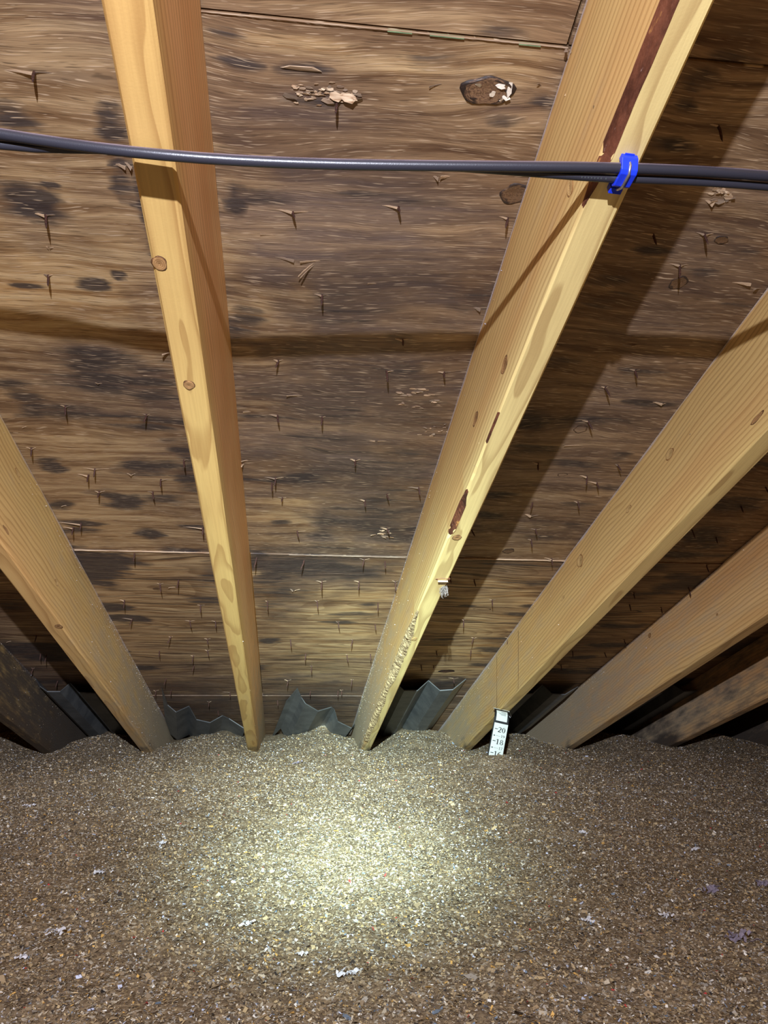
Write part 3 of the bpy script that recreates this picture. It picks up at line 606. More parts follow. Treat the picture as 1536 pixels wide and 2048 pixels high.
# ------------------------------------------------------------------ nails through the sheathing, with the veneer they split
NAILS = [(69, 144, 2, 3, 60), (92, 429, 2, 3, 26), (97, 550, 2, 3, 14), (131, 812, 1, 3, 10), (293, 829, 1, 3, 10), (63, 896, 1, 3, 12), (190, 938, 1, 3, 26), (177, 950, 1, 1, 26), (199, 983, 1, 3, 10), (368, 920, 1, 2, 10), (322, 959, 1, 2, 22), (306, 984, 1, 1, 12), (162, 1047, 1, 1, 40), (147, 1055, 1, 1, 20), (405, 1055, 1, 1, 36), (269, 1107, 1, 0, 0),
         (320, 1167, 1, 3, 9), (357, 1160, 1, 0, 0), (249, 1200, 1, 1, 12), (401, 1210, 1, 3, 12), (265, 1237, 1, 1, 30), (380, 1241, 1, 3, 20), (431, 1242, 1, 1, 14), (342, 1273, 1, 3, 8), (415, 1277, 1, 3, 10), (319, 1302, 1, 0, 0), (387, 1311, 1.2, 3, 10), (388, 1330, 1, 0, 0), (415, 1300, 1, 3, 8), (332, 1357, 1, 0, 0), (312, 1381, 1.2, 3, 8), (343, 1380, 1, 0, 0), (460, 1384, 1, 1, 20), (418, 1403, 1, 3, 6), (436, 1422, 1, 0, 0),
         (608, 1121, 1, 0, 0), (728, 1118, 1, 3, 10), (770, 1123, 1, 0, 0), (513, 1116, 2.4, 0, 0), (644, 1162, 1.2, 3, 14), (718, 1162, 1.1, 1, 14), (790, 1162, 1.2, 3, 6), (535, 1202, 1.1, 1, 8), (634, 1201, 1.1, 3, 7), (756, 1206, 1.1, 0, 0), (676, 1243, 1.1, 3, 7), (750, 1248, 1, 0, 0), (581, 1279, 1.1, 0, 0), (705, 1279, 1.1, 1, 6), (611, 1308, 1, 0, 0), (694, 1309, 1.1, 3, 5), (741, 1308, 1, 0, 0), (623, 1332, 1.1, 3, 4), (576, 1360, 1.1, 3, 7), (704, 1359, 1.1, 3, 4), (621, 1382, 1, 0, 0), (676, 1382, 1.2, 0, 0), (683, 1380, 1.1, 3, 4), (555, 1401, 1, 0, 0),
         (557, 720, 1, 3, 14), (773, 741, 1.2, 2, 20), (888, 744, 1, 3, 22), (555, 830, 1, 1, 24), (644, 833, 1, 3, 12), (711, 919, 1, 3, 16), (551, 955, 1, 3, 30), (544, 966, 1.2, 0, 0), (565, 995, .7, 3, 12), (730, 1000, 1, 1, 16), (774, 988, 1, 2, 12), (837, 974, 1.1, 3, 40), (595, 1062, 1, 2, 22), (774, 1056, 1, 3, 16),
         (673, 203, 1, 0, 0), (586, 424, .9, 3, 34), (797, 414, .9, 1, 30), (1015, 437, 1, 1, 16), (644, 590, 1, 3, 22), (805, 679, .5, 3, 20),
         (1270, 740, 1, 3, 16), (1209, 774, 1.3, 3, 10), (1176, 842, 1, 3, 20), (1076, 926, 1, 1, 14), (1235, 929, 1, 3, 8), (1173, 952, 1.2, 1, 20), (1193, 964, 1, 3, 24), (1065, 1005, 1, 0, 0), (1155, 1003, 1.1, 3, 10),
         (943, 1060, 1, 2, 16), (1071, 1058, 1.1, 3, 14), (1062, 1079, 1, 1, 8), (1103, 1117, 1, 3, 14), (900, 1153, 1, 0, 0), (948, 1159, 1, 3, 14), (984, 1199, 1, 3, 10), (927, 1238, 1.1, 3, 6), (947, 1275, 1.1, 3, 7), (873, 1301, 1, 3, 6), (942, 1301, 1.1, 0, 0), (842, 1330, 1, 3, 7), (867, 1331, .7, 3, 8), (907, 1356, 1, 3, 12), (1016, 1275, 1, 1, 8),
         (1436, 252, 1.3, 1, 26), (1306, 469, 1.2, 1, 22), (1408, 468, 1.1, 3, 18), (1359, 530, 1.6, 3, 20),
         (1531, 974, 1.3, 0, 0), (1482, 1013, 1, 0, 0), (1432, 1075, 1, 0, 0), (1413, 1129, 1, 3, 6), (1377, 1175, 1.1, 0, 0), (1267, 1185, 1, 3, 5), (1259, 1209, 1, 0, 0), (1322, 1215, 1, 3, 6), (1248, 1279, 1, 3, 10), (1145, 1302, 1, 0, 0), (1209, 1305, 1, 0, 0), (1122, 1329, 1, 3, 8), (1384, 1060, 1, 0, 0), (1300, 990, 1, 0, 0),
         (73, 1271, 1, 0, 0), (93, 1309, 1.1, 3, 5), (81, 1307, 1, 0, 0), (66, 1336, 1.1, 3, 8), (115, 1362, 1, 0, 0)]
def nail_mesh(bend, seed):
    random.seed(seed)
    V, F = tube([(0, 0, .012), (0, 0, .0), (bend * .3, -bend * .1, -.006), (bend, bend * .3, -.0135), (bend * 1.35, bend * .5, -.0165), (bend * 1.6, bend * .6, -.020)], [.00165, .00165, .0016, .0015, .0011, .0001], 7)
    me = bpy.data.meshes.new('nail'); me.from_pydata([tuple(v) for v in V], [], F); me.materials.append(M_RUST); me.polygons.foreach_set('use_smooth', [True] * len(me.polygons)); return me
NM = [nail_mesh(b, i) for i, b in enumerate((0, .0016, -.0016, .003, -.0026))]
def sliver_mesh(seed):
    """a split of veneer running along x from 0 to 1, lifted at the x = 0 end, ragged"""
    r = random.Random(seed); n = 7; V = []; F = []
    for i in range(n):
        f = i / (n - 1); wd = .5 * (1 - f) ** .8 * (1 + .5 * (r.random() - .5)) + .03; lift = (1 - f) ** 1.4; kink = (r.random() - .5) * .18 * (1 - f)
        V += [(f, kink - wd, -lift - .02), (f, kink + wd, -lift * .75 - .02), (f, kink + wd, -lift * .75 + .16), (f, kink - wd, -lift + .16)]
    for i in range(n - 1):
        for j in range(4):
            k2 = (j + 1) % 4; F.append((4 * i + j, 4 * i + 4 + j, 4 * i + 4 + k2, 4 * i + k2))
    F += [(3, 2, 1, 0), tuple(4 * (n - 1) + j for j in range(4))]
    me = bpy.data.meshes.new('splinter'); me.from_pydata(V, [], F); me.materials.append(M_SLIV); return me
SM = [sliver_mesh(i) for i in range(7)]
def splinter(u, v, length, wid, lift, rot=0.0, par=None, xt=None):
    x, t = xt if xt else on_h(u, v, HS); h, s = sheet_at(x, t)
    o = obj('splinter', random.choice(SM), par or s); o.location = (x, t, h + .0004); o.scale = (length, wid, lift); o.rotation_euler = (0, 0, rot); return o
random.seed(21)
for u, v, ln, kind, sp in NAILS:
    x, t = on_h(u, v, HS); h, s = sheet_at(x, t); x, t = on_h(u, v, h)
    o = obj('nail', random.choice(NM), s); o.location = (x, t, h)
    k2 = random.uniform(.85, 1.1) * (ln if ln < 2.3 else 1.9) * (1.0 if ln < 1.9 else .62) * (.95 if t < T1 else 1.15)
    o.scale = (1.05, 1.05, k2); o.rotation_euler = (random.uniform(-.12, .12), random.uniform(-.14, .14), random.uniform(0, 6.28))
    if kind:
        m = abs(on_h(u + sp, v, HS)[0] - x)
        if kind & 1: splinter(u, v, m * random.uniform(.85, 1.1), random.uniform(.0018, .0030), random.uniform(.0025, .006), PI + random.uniform(-.08, .08), s, (x - .001, t - .001))
        if kind & 2: splinter(u, v, m * random.uniform(.7, 1.1), random.uniform(.0016, .0028), random.uniform(.002, .005), random.uniform(-.08, .08), s, (x + .001, t - .001))
# free-standing splinters and lifted tongues of veneer (u, v of the raised end; length px signed; width, lift, turn)
for u, v, lp, wd, lf, rt in ((252, 331, -26, .004, .006, .1), (264, 331, -18, .003, .008, .5), (100, 493, 12, .003, .005, .3), (97, 493, -9, .003, .004, .0), (325, 700, 20, .003, .012, .5), (196, 765, 9, .002, .004, .4), (196, 765, -8, .002, .004, -.3), (45, 853, 10, .002, .004, 0), (262, 947, 9, .003, .006, .2), (262, 947, -9, .003, .006, -.2), (123, 1010, 10, .003, .005, .3), (337, 1171, 18, .003, .006, .3),
                              (589, 1177, 14, .004, .006, 0), (586, 1178, -9, .004, .006, .6), (573, 788, 46, .0045, .006, .06), (755, 881, 40, .003, .003, .0), (750, 881, -28, .003, .003, .0), (482, 919, 18, .005, .007, .2), (482, 925, 10, .006, .012, .9), (588, 519, -44, .004, .004, .1), (600, 522, 44, .004, .004, -.1), (598, 545, 40, .0035, .010, -.75), (602, 545, 36, .003, .013, -.70), (1130, 92, 8, .003, .012, .8),
                              (1262, 690, 26, .004, .004, 0), (1262, 690, -26, .004, .004, 0), (1128, 890, 60, .004, .004, -.04), (1061, 1030, 22, .005, .006, .0), (1061, 1030, -18, .005, .006, .3), (1323, 805, -20, .004, .006, 0), (1323, 805, 12, .003, .006, .3), (1500, 565, -36, .004, .006, -.1), (1508, 572, 20, .004, .008, .4), (14, 1281, 12, .004, .005, 0), (735, 566, 26, .0025, .002, 0), (520, 468, 34, .003, .002, 0), (486, 823, 24, .004, .003, 0), (1005, 560, -14, .004, .005, 0), (960, 616, -16, .005, .006, 0), (965, 640, 14, .004, .004, .3), (880, 352, 20, .005, .005, 0), (876, 354, -10, .004, .006, 0), (1420, 400, 34, .006, .006, .1), (1425, 405, -18, .005, .006, .2), (1465, 392, 10, .005, .006, .8), (1075, 165, 12, .003, .004, .6), (858, 172, 26, .002, .003, -.25)):
    x, t = on_h(u, v, HS); m = abs(on_h(u + abs(lp), v, HS)[0] - x); splinter(u, v, m, wd, lf, rt if lp > 0 else PI + rt)
# crackled, peeling face veneer round one nail
random.seed(5)
def chip(u, v, ru, rv, lift, mat=M_SLIV, name='peeled_chip'):
    x, t = on_h(u, v, HS); h, s = sheet_at(x, t); n = random.choice((5, 6, 7)); V = []
    for q in range(2):
        for k2 in range(n):
            a = 2 * PI * k2 / n + .3; r = random.uniform(.65, 1.1); V.append((x + ru * r * math.cos(a), t + rv * r * math.sin(a), h - (.0006 + lift * (0.5 + .5 * math.sin(a + u))) * (1 if q else 1) + (.0009 if q == 0 else 0)))
    F = [tuple(range(n)), tuple(range(2 * n - 1, n - 1, -1))] + [(k2, k2 + n, (k2 + 1) % n + n, (k2 + 1) % n) for k2 in range(n)]
    return mesh(name, V, F, mat, s)
for i in range(46):
    a = random.uniform(0, 2 * PI); r = random.random() ** .6; u = 640 + 82 * r * math.cos(a); v = 188 + 26 * r * math.sin(a)
    chip(u, v, random.uniform(.002, .0055), random.uniform(.0008, .002), random.uniform(.0002, .0016))
for (u, v, ru, rv, lf) in ((698, 192, .010, .0045, .006), (714, 198, .008, .0035, .005), (672, 190, .008, .005, .005), (655, 200, .009, .003, .003), (580, 190, .008, .0035, .004), (600, 135, .022, .004, .003)): chip(u, v, ru, rv, lf)
for i in range(26):
    a = random.uniform(0, 2 * PI); r = random.random() ** .6; chip(838 + 62 * r * math.cos(a), 797 + 22 * r * math.sin(a), random.uniform(.003, .009), random.uniform(.0012, .003), random.uniform(.0005, .003))
for i in range(14):
    a = random.uniform(0, 2 * PI); r = random.random() ** .6; chip(880 + 46 * r * math.cos(a), 860 + 20 * r * math.sin(a), random.uniform(.002, .006), random.uniform(.001, .003), random.uniform(.0005, .003))
for i in range(12):
    a = random.uniform(0, 2 * PI); r = random.random() ** .6; chip(768 + 28 * r * math.cos(a), 1068 + 9 * r * math.sin(a), random.uniform(.004, .011), random.uniform(.001, .003), random.uniform(.0005, .004))
for i in range(12):
    a = random.uniform(0, 2 * PI); r = random.random() ** .6; chip(1440 + 26 * r * math.cos(a), 392 + 16 * r * math.sin(a), random.uniform(.003, .008), random.uniform(.0015, .004), random.uniform(.0005, .004))

# plywood knots
def ply_knot(u, v, ru, rv, lift=.0012, mat=M_KNOTD):
    x, t = on_h(u, v, HS); h, s = sheet_at(x, t); n = 24; V = [(0, 0, .35)]
    for rr, z in ((.4, .5), (.72, .3), (.88, 1.0), (1.0, .5), (1.06, -.5)):
        for k2 in range(n):
            a = 2 * PI * k2 / n; w_ = 1 + .10 * math.sin(2 * a + u) + .07 * math.sin(5 * a + v); V.append((rr * w_ * math.cos(a), rr * w_ * math.sin(a), z))
    F = [(0, 1 + k2, 1 + (k2 + 1) % n) for k2 in range(n)]
    for q in range(4):
        for k2 in range(n):
            a, b = 1 + q * n + k2, 1 + q * n + (k2 + 1) % n; F.append((a, a + n, b + n, b))
    o = mesh('knot', V, F, mat, s, True); o.location = (x, t, h); o.scale = (ru, rv, lift); o.rotation_euler = (PI, 0, 0); return o
M_KNOTB = make_knot('big_plywood_knot', srgb(132, 102, 74), srgb(98, 72, 54), srgb(46, 35, 30), 1.1)
ply_knot(975, 182, .0265, .0165, .0022, M_KNOTB)
for (u, v, ru, rv) in ((1000, 170, .006, .003), (1018, 178, .003, .009), (1012, 192, .005, .003), (958, 168, .004, .003), (985, 186, .004, .003), (1003, 198, .003, .003)): chip(u, v, ru, rv, .0035, M_RESIN, 'resin_bead')
M_KNOTM = make_knot('dull_knot', srgb(118, 90, 64), srgb(96, 72, 52), srgb(56, 44, 38), 0.8)
ply_knot(1030, 388, .018, .014, .0012, M_KNOTM)
for (u, v, ru, rv, m) in ((964, 1216, .026, .010, M_KNOTD), (893, 1341, .026, .016, M_KNOTD), (1017, 1102, .014, .012, M_KNOTM), (1161, 858, .014, .012, M_KNOTM), (1171, 909, .008, .006, M_KNOTD), (1255, 1221, .045, .010, M_KNOTD), (1125, 1342, .03, .012, M_KNOTD), (1357, 566, .012, .012, M_KNOTM), (1125, 949, .01, .007, M_KNOTM), (1443, 480, .01, .006, M_KNOTM), (313, 1176, .010, .007, M_KNOTM)): ply_knot(u, v, ru, rv, .0007, m)

# ------------------------------------------------------------------ cables
def smooth_path(P, n=90):
    P = np.array(P, float); s = np.concatenate([[0], np.cumsum(np.linalg.norm(np.diff(P, axis=0), axis=1))]); q = np.linspace(0, s[-1], n)
    out = np.stack([np.interp(q, s, P[:, i]) for i in range(3)], 1)
    for _ in range(6): out[1:-1] = (out[:-2] + 2 * out[1:-1] + out[2:]) / 4
    return out
HC = [(-60, 258, .604), (0, 269, .604), (100, 285, .602), (180, 296, .596), (260, 305, .5865), (330, 312, .5865), (400, 318, .5905), (550, 326, .596), (700, 330, .598), (900, 332, .600), (1060, 333, .6015), (1240, 335, .6045), (1400, 341, .603), (1536, 351, .602), (1640, 360, .601)]
c1 = []
for u, v, h in HC: x, t = on_h(u, v, h); c1.append((x, t, h))
c1 = [(c1[0][0] - 1.9, c1[0][1] - .01, .606), (c1[0][0] - .3, c1[0][1] - .03, .606)] + c1 + [(c1[-1][0] + .3, c1[-1][1] + .02, .602), (c1[-1][0] + 1.9, c1[-1][1] + .02, .604)]
P1 = smooth_path(c1, 160)
def off2(x):
    # the second cable: beside the first at the ends, tucked behind it across the open bay
    k2 = sm(x, .12, .27); kl = 1 - sm(x, -.25, -.17); q = max(k2, kl)
    return np.array([0, .0054 + (.0106 - .0054) * q, .0072 - .0076 * q])
P2 = np.array([p + off2(p[0]) for p in P1])
for P_, lab, r in ((P1, 'thick black cable running under the rafters, dusty along its top', .0048), (P2, 'thinner black cable tucked behind the thick one', .0040)):
    o0 = P_[len(P_) // 2]; V, F = tube([p - o0 for p in P_], r, 14)
    o = mesh('cable', V, F, M_CABLE, None, True); o.location = roof(*o0); o.rotation_euler = ROOF_ROT; tag(o, lab, 'cable', 'electrical cables under the rafters')
# pale printing on the second cable's jacket
def jacket_print(x0, x1, n):
    k2 = [i for i in range(len(P2)) if x0 - .03 < P2[i][0] < x1 + .03]; xs = P2[k2][:, 0]
    return [(x, np.interp(x, xs, P2[k2][:, 1]), np.interp(x, xs, P2[k2][:, 2])) for x in np.linspace(x0, x1, n)]
cab2 = [o for o in bpy.data.objects if o.get('label', '').startswith('thinner')][0]; o0 = P2[len(P2) // 2]
for x, t, h in jacket_print(.250, .268, 7) + [(p[0], p[1], p[2]) for p in jacket_print(.2725, .2728, 1)]:
    V, F = box(-.0004, .0004, -.0007, .0007, -.00418, -.0037); ang = math.radians(-28)
    V = [(a, b * math.cos(ang) - c * math.sin(ang), b * math.sin(ang) + c * math.cos(ang)) for a, b, c in V]
    V = [(a + x - o0[0], b + t - o0[1], c + h - o0[2]) for a, b, c in V]; mesh('jacket_print', V, F, M_INKG, cab2)

# ------------------------------------------------------------------ blue cable clip
xk, tk = on_h(1245, 337, HB)
clip = empty('cable_clip', roof(xk, tk, HB), ROOF_ROT); clip.rotation_euler.rotate_axis('Z', .05)
tag(clip, 'small bright blue plastic cable clip nailed under a rafter', 'cable clip')
prof = [(-.0150, 0), (-.0150, -.0050), (-.0095, -.0145), (-.0060, -.0162), (.0080, -.0150), (.0112, -.0118), (.0112, -.0085), (.0075, -.0118), (-.0055, -.0128), (-.0078, -.0110), (-.0095, -.0040), (-.0095, 0)]
V, F = prism(prof, -.0078, .0078); o = mesh('strap', V, F, M_BLUE, clip); bm = o.modifiers.new('b', 'BEVEL'); bm.width = .0006; bm.segments = 2
V, F = prism([(.0155, 0), (.0155, -.0085), (.0215, -.0085), (.0215, 0)], -.0062, .0062); o = mesh('foot', V, F, M_BLUE, clip); bm = o.modifiers.new('b', 'BEVEL'); bm.width = .0006; bm.segments = 2
V, F = box(-.0045, .0045, -.016, .019, -.0012, .0002); mesh('base_plate', V, F, M_BLUE, clip)
V, F = tube([(0, -.0125, -.002), (0, -.0118, -.0115), (0, -.0070, -.0168), (0, .0085, -.0160), (0, .0150, -.0100), (0, .0175, -.0060), (0, .0175, .004)], .0014, 8); tag(mesh('staple', V, F, M_STEEL, clip, True), 'bent bright steel staple wire')

# ------------------------------------------------------------------ vent baffles at the eave
def baffle(label, edge, far, lim, thick=.0035, dark=False, crumple=0.0):
    """edge: [(u, v, depth below sheathing)] of the upper end, far: how much each point moves (dX, dt, dh) to the hidden lower end"""
    top = []
    for u, v, dz in edge: x, t = on_h(u, v, HS - .006 - dz); top.append(np.array([x, t, HS - .006 - dz]))
    lo, hi = lim; top = [np.array([min(max(p[0], lo), hi), p[1], p[2]]) for p in top]
    o0 = top[len(top) // 2]; far = np.array(far, float); V = []; F = []; n = len(top); m = 6
    nrm = np.array([0, 0, thick])
    for q in range(m):
        f = q / (m - 1)
        for p in top: V.append(p + far * f - o0)
        for p in top: V.append(p + far * f - o0 + nrm)
    for q in range(m - 1):
        for i in range(n - 1):
            a, b = q * 2 * n + i, (q + 1) * 2 * n + i
            F += [(a, a + 1, b + 1, b), (a + n, b + n, b + n + 1, a + n + 1)]
        a, b = q * 2 * n, (q + 1) * 2 * n; F += [(a, b, b + n, a + n), (a + n - 1, a + 2 * n - 1, b + 2 * n - 1, b + n - 1)]
    for i in range(n - 1):
        F.append((i, i + n, i + 1 + n, i + 1)); a = (m - 1) * 2 * n; F.append((a + i, a + i + 1, a + i + 1 + n, a + i + n))
    o = mesh('vent_baffle', V, F, M_VENT); o.location = roof(*o0); o.rotation_euler = ROOF_ROT
    return tag(o, label, 'vent baffle', 'grey folded vent baffles at the eave')
baffle('grey folded vent baffle with sharp peaks and a curled corner, touching the bark-edged rafter', [(572, 1404, .01), (595, 1377, .004), (603, 1396, .02), (611, 1408, .045), (636, 1423, .050), (663, 1415, .012), (669, 1420, .010), (676, 1444, .050), (703, 1457, .060), (722, 1448, .030), (735, 1453, .036)], (-.062, .56, -.012), (-.10, .262))
baffle('straight grey folded vent baffle in the bay beside the ruler rafter', [(785, 1352, .004), (797, 1372, .034), (808, 1382, .048), (835, 1382, .048), (857, 1362, .004), (880, 1382, .046), (906, 1380, .046), (932, 1359, .004)], (0, .70, 0), (.308, .656))
baffle('dim grey vent baffle with low ripples between the yellow and the dusty tan rafters', [(321, 1374, .002), (330, 1411, .020), (352, 1425, .048), (378, 1413, .010), (393, 1440, .042), (420, 1446, .048), (445, 1432, .014), (458, 1438, .012), (489, 1458, .050)], (-.045, .44, -.006), (-.456, -.160))
baffle('dark blue-grey vent baffle beside the blackened rafter', [(66, 1357, .002), (80, 1374, .02), (94, 1384, .046), (120, 1384, .046), (140, 1367, .004), (158, 1386, .046), (190, 1388, .046), (215, 1366, .004)], (.0, .70, 0), (-.857, -.546))
baffle('dark vent baffle with a bent lip just past the ruler rafter', [(1040, 1390, .044), (1066, 1388, .044), (1085, 1371, .006), (1105, 1389, .044), (1130, 1390, .044), (1156, 1374, .010)], (.0, .62, 0), (.70, 1.066))
baffle('vent baffle almost lost in the dark between the dim rafters', [(1300, 1388, .044), (1325, 1386, .044), (1345, 1370, .006), (1368, 1384, .044), (1395, 1382, .044)], (.0, .6, 0), (1.112, 1.475))

# ------------------------------------------------------------------ depth ruler
YR = 2.43
pb = on_y(991.5, 1504, YR); pr = on_y(1005, 1506.3, YR); pt = on_y(1002, 1446.5, YR)
up = pt - pb; hgt = np.linalg.norm(up); up /= hgt; ac = pr - pb; half = np.linalg.norm(ac); ac = ac / half; ac = ac - up * (ac @ up); ac /= np.linalg.norm(ac); nf = np.cross(ac, up)  # faces the viewer
ruler = empty('depth_ruler', pb); Mr = Matrix.Identity(4)
for i in range(3): Mr[i][0] = ac[i]; Mr[i][1] = up[i]; Mr[i][2] = nf[i]; Mr[i][3] = pb[i]
ruler.matrix_world = Mr
tag(ruler, 'white cardboard insulation depth ruler with black numbers, standing in the insulation', 'depth ruler')
hw = half * 1.10
# the strip: rises, then its head bends back
S = [(-.10, 0), (hgt, 0), (hgt + .018, -.002), (hgt + .030, -.007), (hgt + .037, -.015), (hgt + .040, -.026)]
def strip(name, x0, x1, s, z, th, mat, par):
    V = []; F = []
    for y, d in s: V += [(x0, y, d + z), (x1, y, d + z), (x1, y, d + z - th), (x0, y, d + z - th)]
    for i in range(len(s) - 1):
        for j in range(4): F.append((4 * i + j, 4 * i + (j + 1) % 4, 4 * i + 4 + (j + 1) % 4, 4 * i + 4 + j))
    F += [(3, 2, 1, 0), tuple(4 * (len(s) - 1) + j for j in range(4))]
    return mesh(name, V, F, mat, par)
card = strip('card', -hw, hw, S, 0, .0016, M_INK, ruler)
strip('scale_face', -hw * .86, hw * .98, [(-.09, .0004), (hgt - .001, .0004)], .0002, .0004, M_CARD, ruler)
strip('head_label', -hw * .74, hw * .74, [(hgt + .006, .0002), (hgt + .018, -.0015), (hgt + .029, -.0060), (hgt + .036, -.0135), (hgt + .0392, -.0245)], .0005, .0004, M_CARD, ruler)
strip('head_edge', -hw * 1.02, hw * 1.14, [(hgt + .0385, -.024), (hgt + .0415, -.030)], .001, .002, M_CARD, ruler)
V, F = tube([(hw * 1.02, hgt + .030, -.012), (hw * 1.18, hgt + .022, -.008), (hw * 1.28, hgt + .026, -.008), (hw * 1.22, hgt + .036, -.020)], .0006, 6); mesh('staple', V, F, M_STEEL, ruler, True)
for i, (y, x0, x1) in enumerate(((hgt + .0095, -.55, .1), (hgt + .0122, -.55, .35), (hgt + .0245, -.2, .5), (hgt + .0275, -.4, .5), (hgt + .0325, -.1, .5))):
    d = np.interp(y, [p[0] for p in S], [p[1] for p in S]); V, F = box(hw * x0, hw * x1, y, y + .0011, d + .0004, d + .0010 + (.0008 if y > hgt + .02 else 0)); mesh('print_line', V, F, M_INKG, ruler)
def ringpoly(cx, cy, ox, oy, ix, iy, n=24):
    V = []; F = []
    for k2 in range(n):
        a = 2 * PI * k2 / n; V += [(cx + ox * math.cos(a), cy + oy * math.sin(a)), (cx + ix * math.cos(a), cy + iy * math.sin(a))]
    return V, [(2 * k2, 2 * ((k2 + 1) % n), 2 * ((k2 + 1) % n) + 1, 2 * k2 + 1) for k2 in range(n)]
def stroke(P, Wd):
    P = np.array(P, float); V = []; n = len(P)
    for i in range(n):
        d = P[min(i + 1, n - 1)] - P[max(i - 1, 0)]; d /= np.linalg.norm(d); nn = np.array([-d[1], d[0]]) * Wd[i] / 2; V += [tuple(P[i] + nn), tuple(P[i] - nn)]
    return V, [(2 * i, 2 * i + 1, 2 * i + 3, 2 * i + 2) for i in range(n - 1)]
def rect(x0, x1, y0, y1): return [(x0, y0), (x1, y0), (x1, y1), (x0, y1)], [(0, 1, 2, 3)]
def arc(cx, cy, rx, ry, a0, a1, n=12): return [(cx + rx * math.cos(a), cy + ry * math.sin(a)) for a in np.linspace(math.radians(a0), math.radians(a1), n)]
GL = {'0': [ringpoly(.3, .5, .28, .5, .13, .45)], '8': [ringpoly(.3, .745, .225, .255, .11, .21), ringpoly(.3, .27, .275, .275, .14, .22)],
      '1': [rect(.22, .38, 0, 1), rect(.10, .50, 0, .06), stroke([(.24, .95), (.08, .84)], [.10, .06])],
      '2': [stroke(arc(.29, .71, .21, .26, 165, -25) + [(.34, .38), (.08, .08)], [.05, .06, .07, .08, .09, .10, .12, .14, .16, .17, .17, .16, .12, .10]), rect(.04, .56, 0, .15)],
      '6': [ringpoly(.3, .31, .275, .31, .13, .25), stroke(arc(.52, .40, .46, .57, 185, 92), [.17, .17, .16, .15, .14, .13, .11, .10, .09, .08, .06, .05])],
      '9': [ringpoly(.3, .69, .275, .31, .13, .25), stroke(arc(.08, .60, .46, .57, 5, -88), [.17, .17, .16, .15, .14, .13, .11, .10, .09, .08, .06, .05])],
      '7': [rect(.05, .56, .86, 1), stroke([(.52, .9), (.34, .45), (.24, 0)], [.08, .12, .16])]}
def numeral(txt, x, y, hh, mat):
    V = []; F = []; th = .0004
    for ci, ch in enumerate(txt):
        for v2, f2 in GL[ch]:
            b = len(V); n = len(v2)
            V += [(x + (p[0] + ci * .66) * hh * 1.25, y + p[1] * hh, .0010) for p in v2] + [(x + (p[0] + ci * .66) * hh * 1.25, y + p[1] * hh, .0010 - th) for p in v2]
            F += [tuple(b + i for i in f) for f in f2] + [tuple(b + n + i for i in reversed(f)) for f in f2]
    return mesh('printed_number', V, F, mat, ruler)
inch2 = hgt * .415
y20 = hgt - .0215
for j, (txt, y) in enumerate((('20', y20), ('18', y20 - inch2), ('16', y20 - 2 * inch2))):
    numeral(txt, -hw * .26, y - .0065, .0155, M_INK); V, F = box(-hw * .70, -hw * .30, y + .0015, y + .0035, .0006, .0010); mesh('tick_mark', V, F, M_INK, ruler)
for txt, y in (('19', y20 - inch2 / 2), ('17', y20 - inch2 * 1.5)):
    numeral(txt, hw * .28, y - .003, .0078, M_INKG); V, F = box(-hw * .45, hw * .22, y, y + .0006, .0006, .0010); mesh('tick_mark', V, F, M_INKG, ruler)
    V = [(-hw * .80, y + .0003, .001), (-hw * .52, y + .0026, .001), (-hw * .52, y - .0020, .001), (-hw * .80, y + .0003, .0006), (-hw * .52, y + .0026, .0006), (-hw * .52, y - .0020, .0006)]
    mesh('arrow_mark', V, [(0, 2, 1), (3, 4, 5), (0, 1, 4, 3), (1, 2, 5, 4), (2, 0, 3, 5)], M_INK, ruler)

# ------------------------------------------------------------------ scraps lying on the insulation and lint
def scrap(name, u, v, size, mat, label, group, n=9, thick=.4, seed=0):
    r = random.Random(seed); p = on_z(u, v); p[2] = float(bed_z(np.array([p[0]]), np.array([p[1]]))[0]) + .004
    V = []; F = []
    for k2 in range(n):                       # a knot of small curled shreds
        c = np.array([r.gauss(0, .34), r.gauss(0, .26), r.uniform(0, .18)]) * size; a = r.uniform(0, 2 * PI); L = size * r.uniform(.2, .55); wd = size * r.uniform(.05, .13); b = len(V)
        for i in range(5):
            f = i / 4 - .5; x = L * f; z = size * .07 * math.sin(f * 5 + a); wv = wd * (1 - 1.6 * f * f)
            for s in (-1, 1): V.append(c + np.array([math.cos(a) * x - math.sin(a) * s * wv, math.sin(a) * x + math.cos(a) * s * wv, z + s * wv * thick]))
        for i in range(5):
            for s in (0, 1): V.append(V[b + 2 * i + s] + np.array([0, 0, -.0005]))
        F += [(b + 2 * i, b + 2 * i + 1, b + 2 * i + 3, b + 2 * i + 2) for i in range(4)] + [(b + 10 + 2 * i, b + 12 + 2 * i, b + 13 + 2 * i, b + 11 + 2 * i) for i in range(4)]
        F += [(b + 2 * i, b + 2 * i + 2, b + 12 + 2 * i, b + 10 + 2 * i) for i in range(4)] + [(b + 1 + 2 * i, b + 11 + 2 * i, b + 13 + 2 * i, b + 3 + 2 * i) for i in range(4)]
    o = mesh(name, V, F, mat); o.location = p; return tag(o, label, 'paper scrap', group)
scrap('paper_scrap', 595, 1531, .030, M_LILAC, 'lilac-grey scrap of paper on the insulation before the sharp-peaked baffle', None, 6, .3, 1)
for i, (u, v, s) in enumerate(((200, 1757, .020), (105, 1880, .017), (690, 1965, .017), (1163, 1668, .018), (1390, 1697, .016), (325, 1696, .014), (495, 1850, .014), (58, 1615, .016), (1175, 1842, .015), (1330, 1830, .016), (40, 1928, .012), (600, 1912, .012))):
    scrap('paper_tuft', u, v, s, M_PAPER, 'small frayed tuft of white paper lying on the insulation', 'white paper tufts on the insulation', 10, .5, 10 + i)
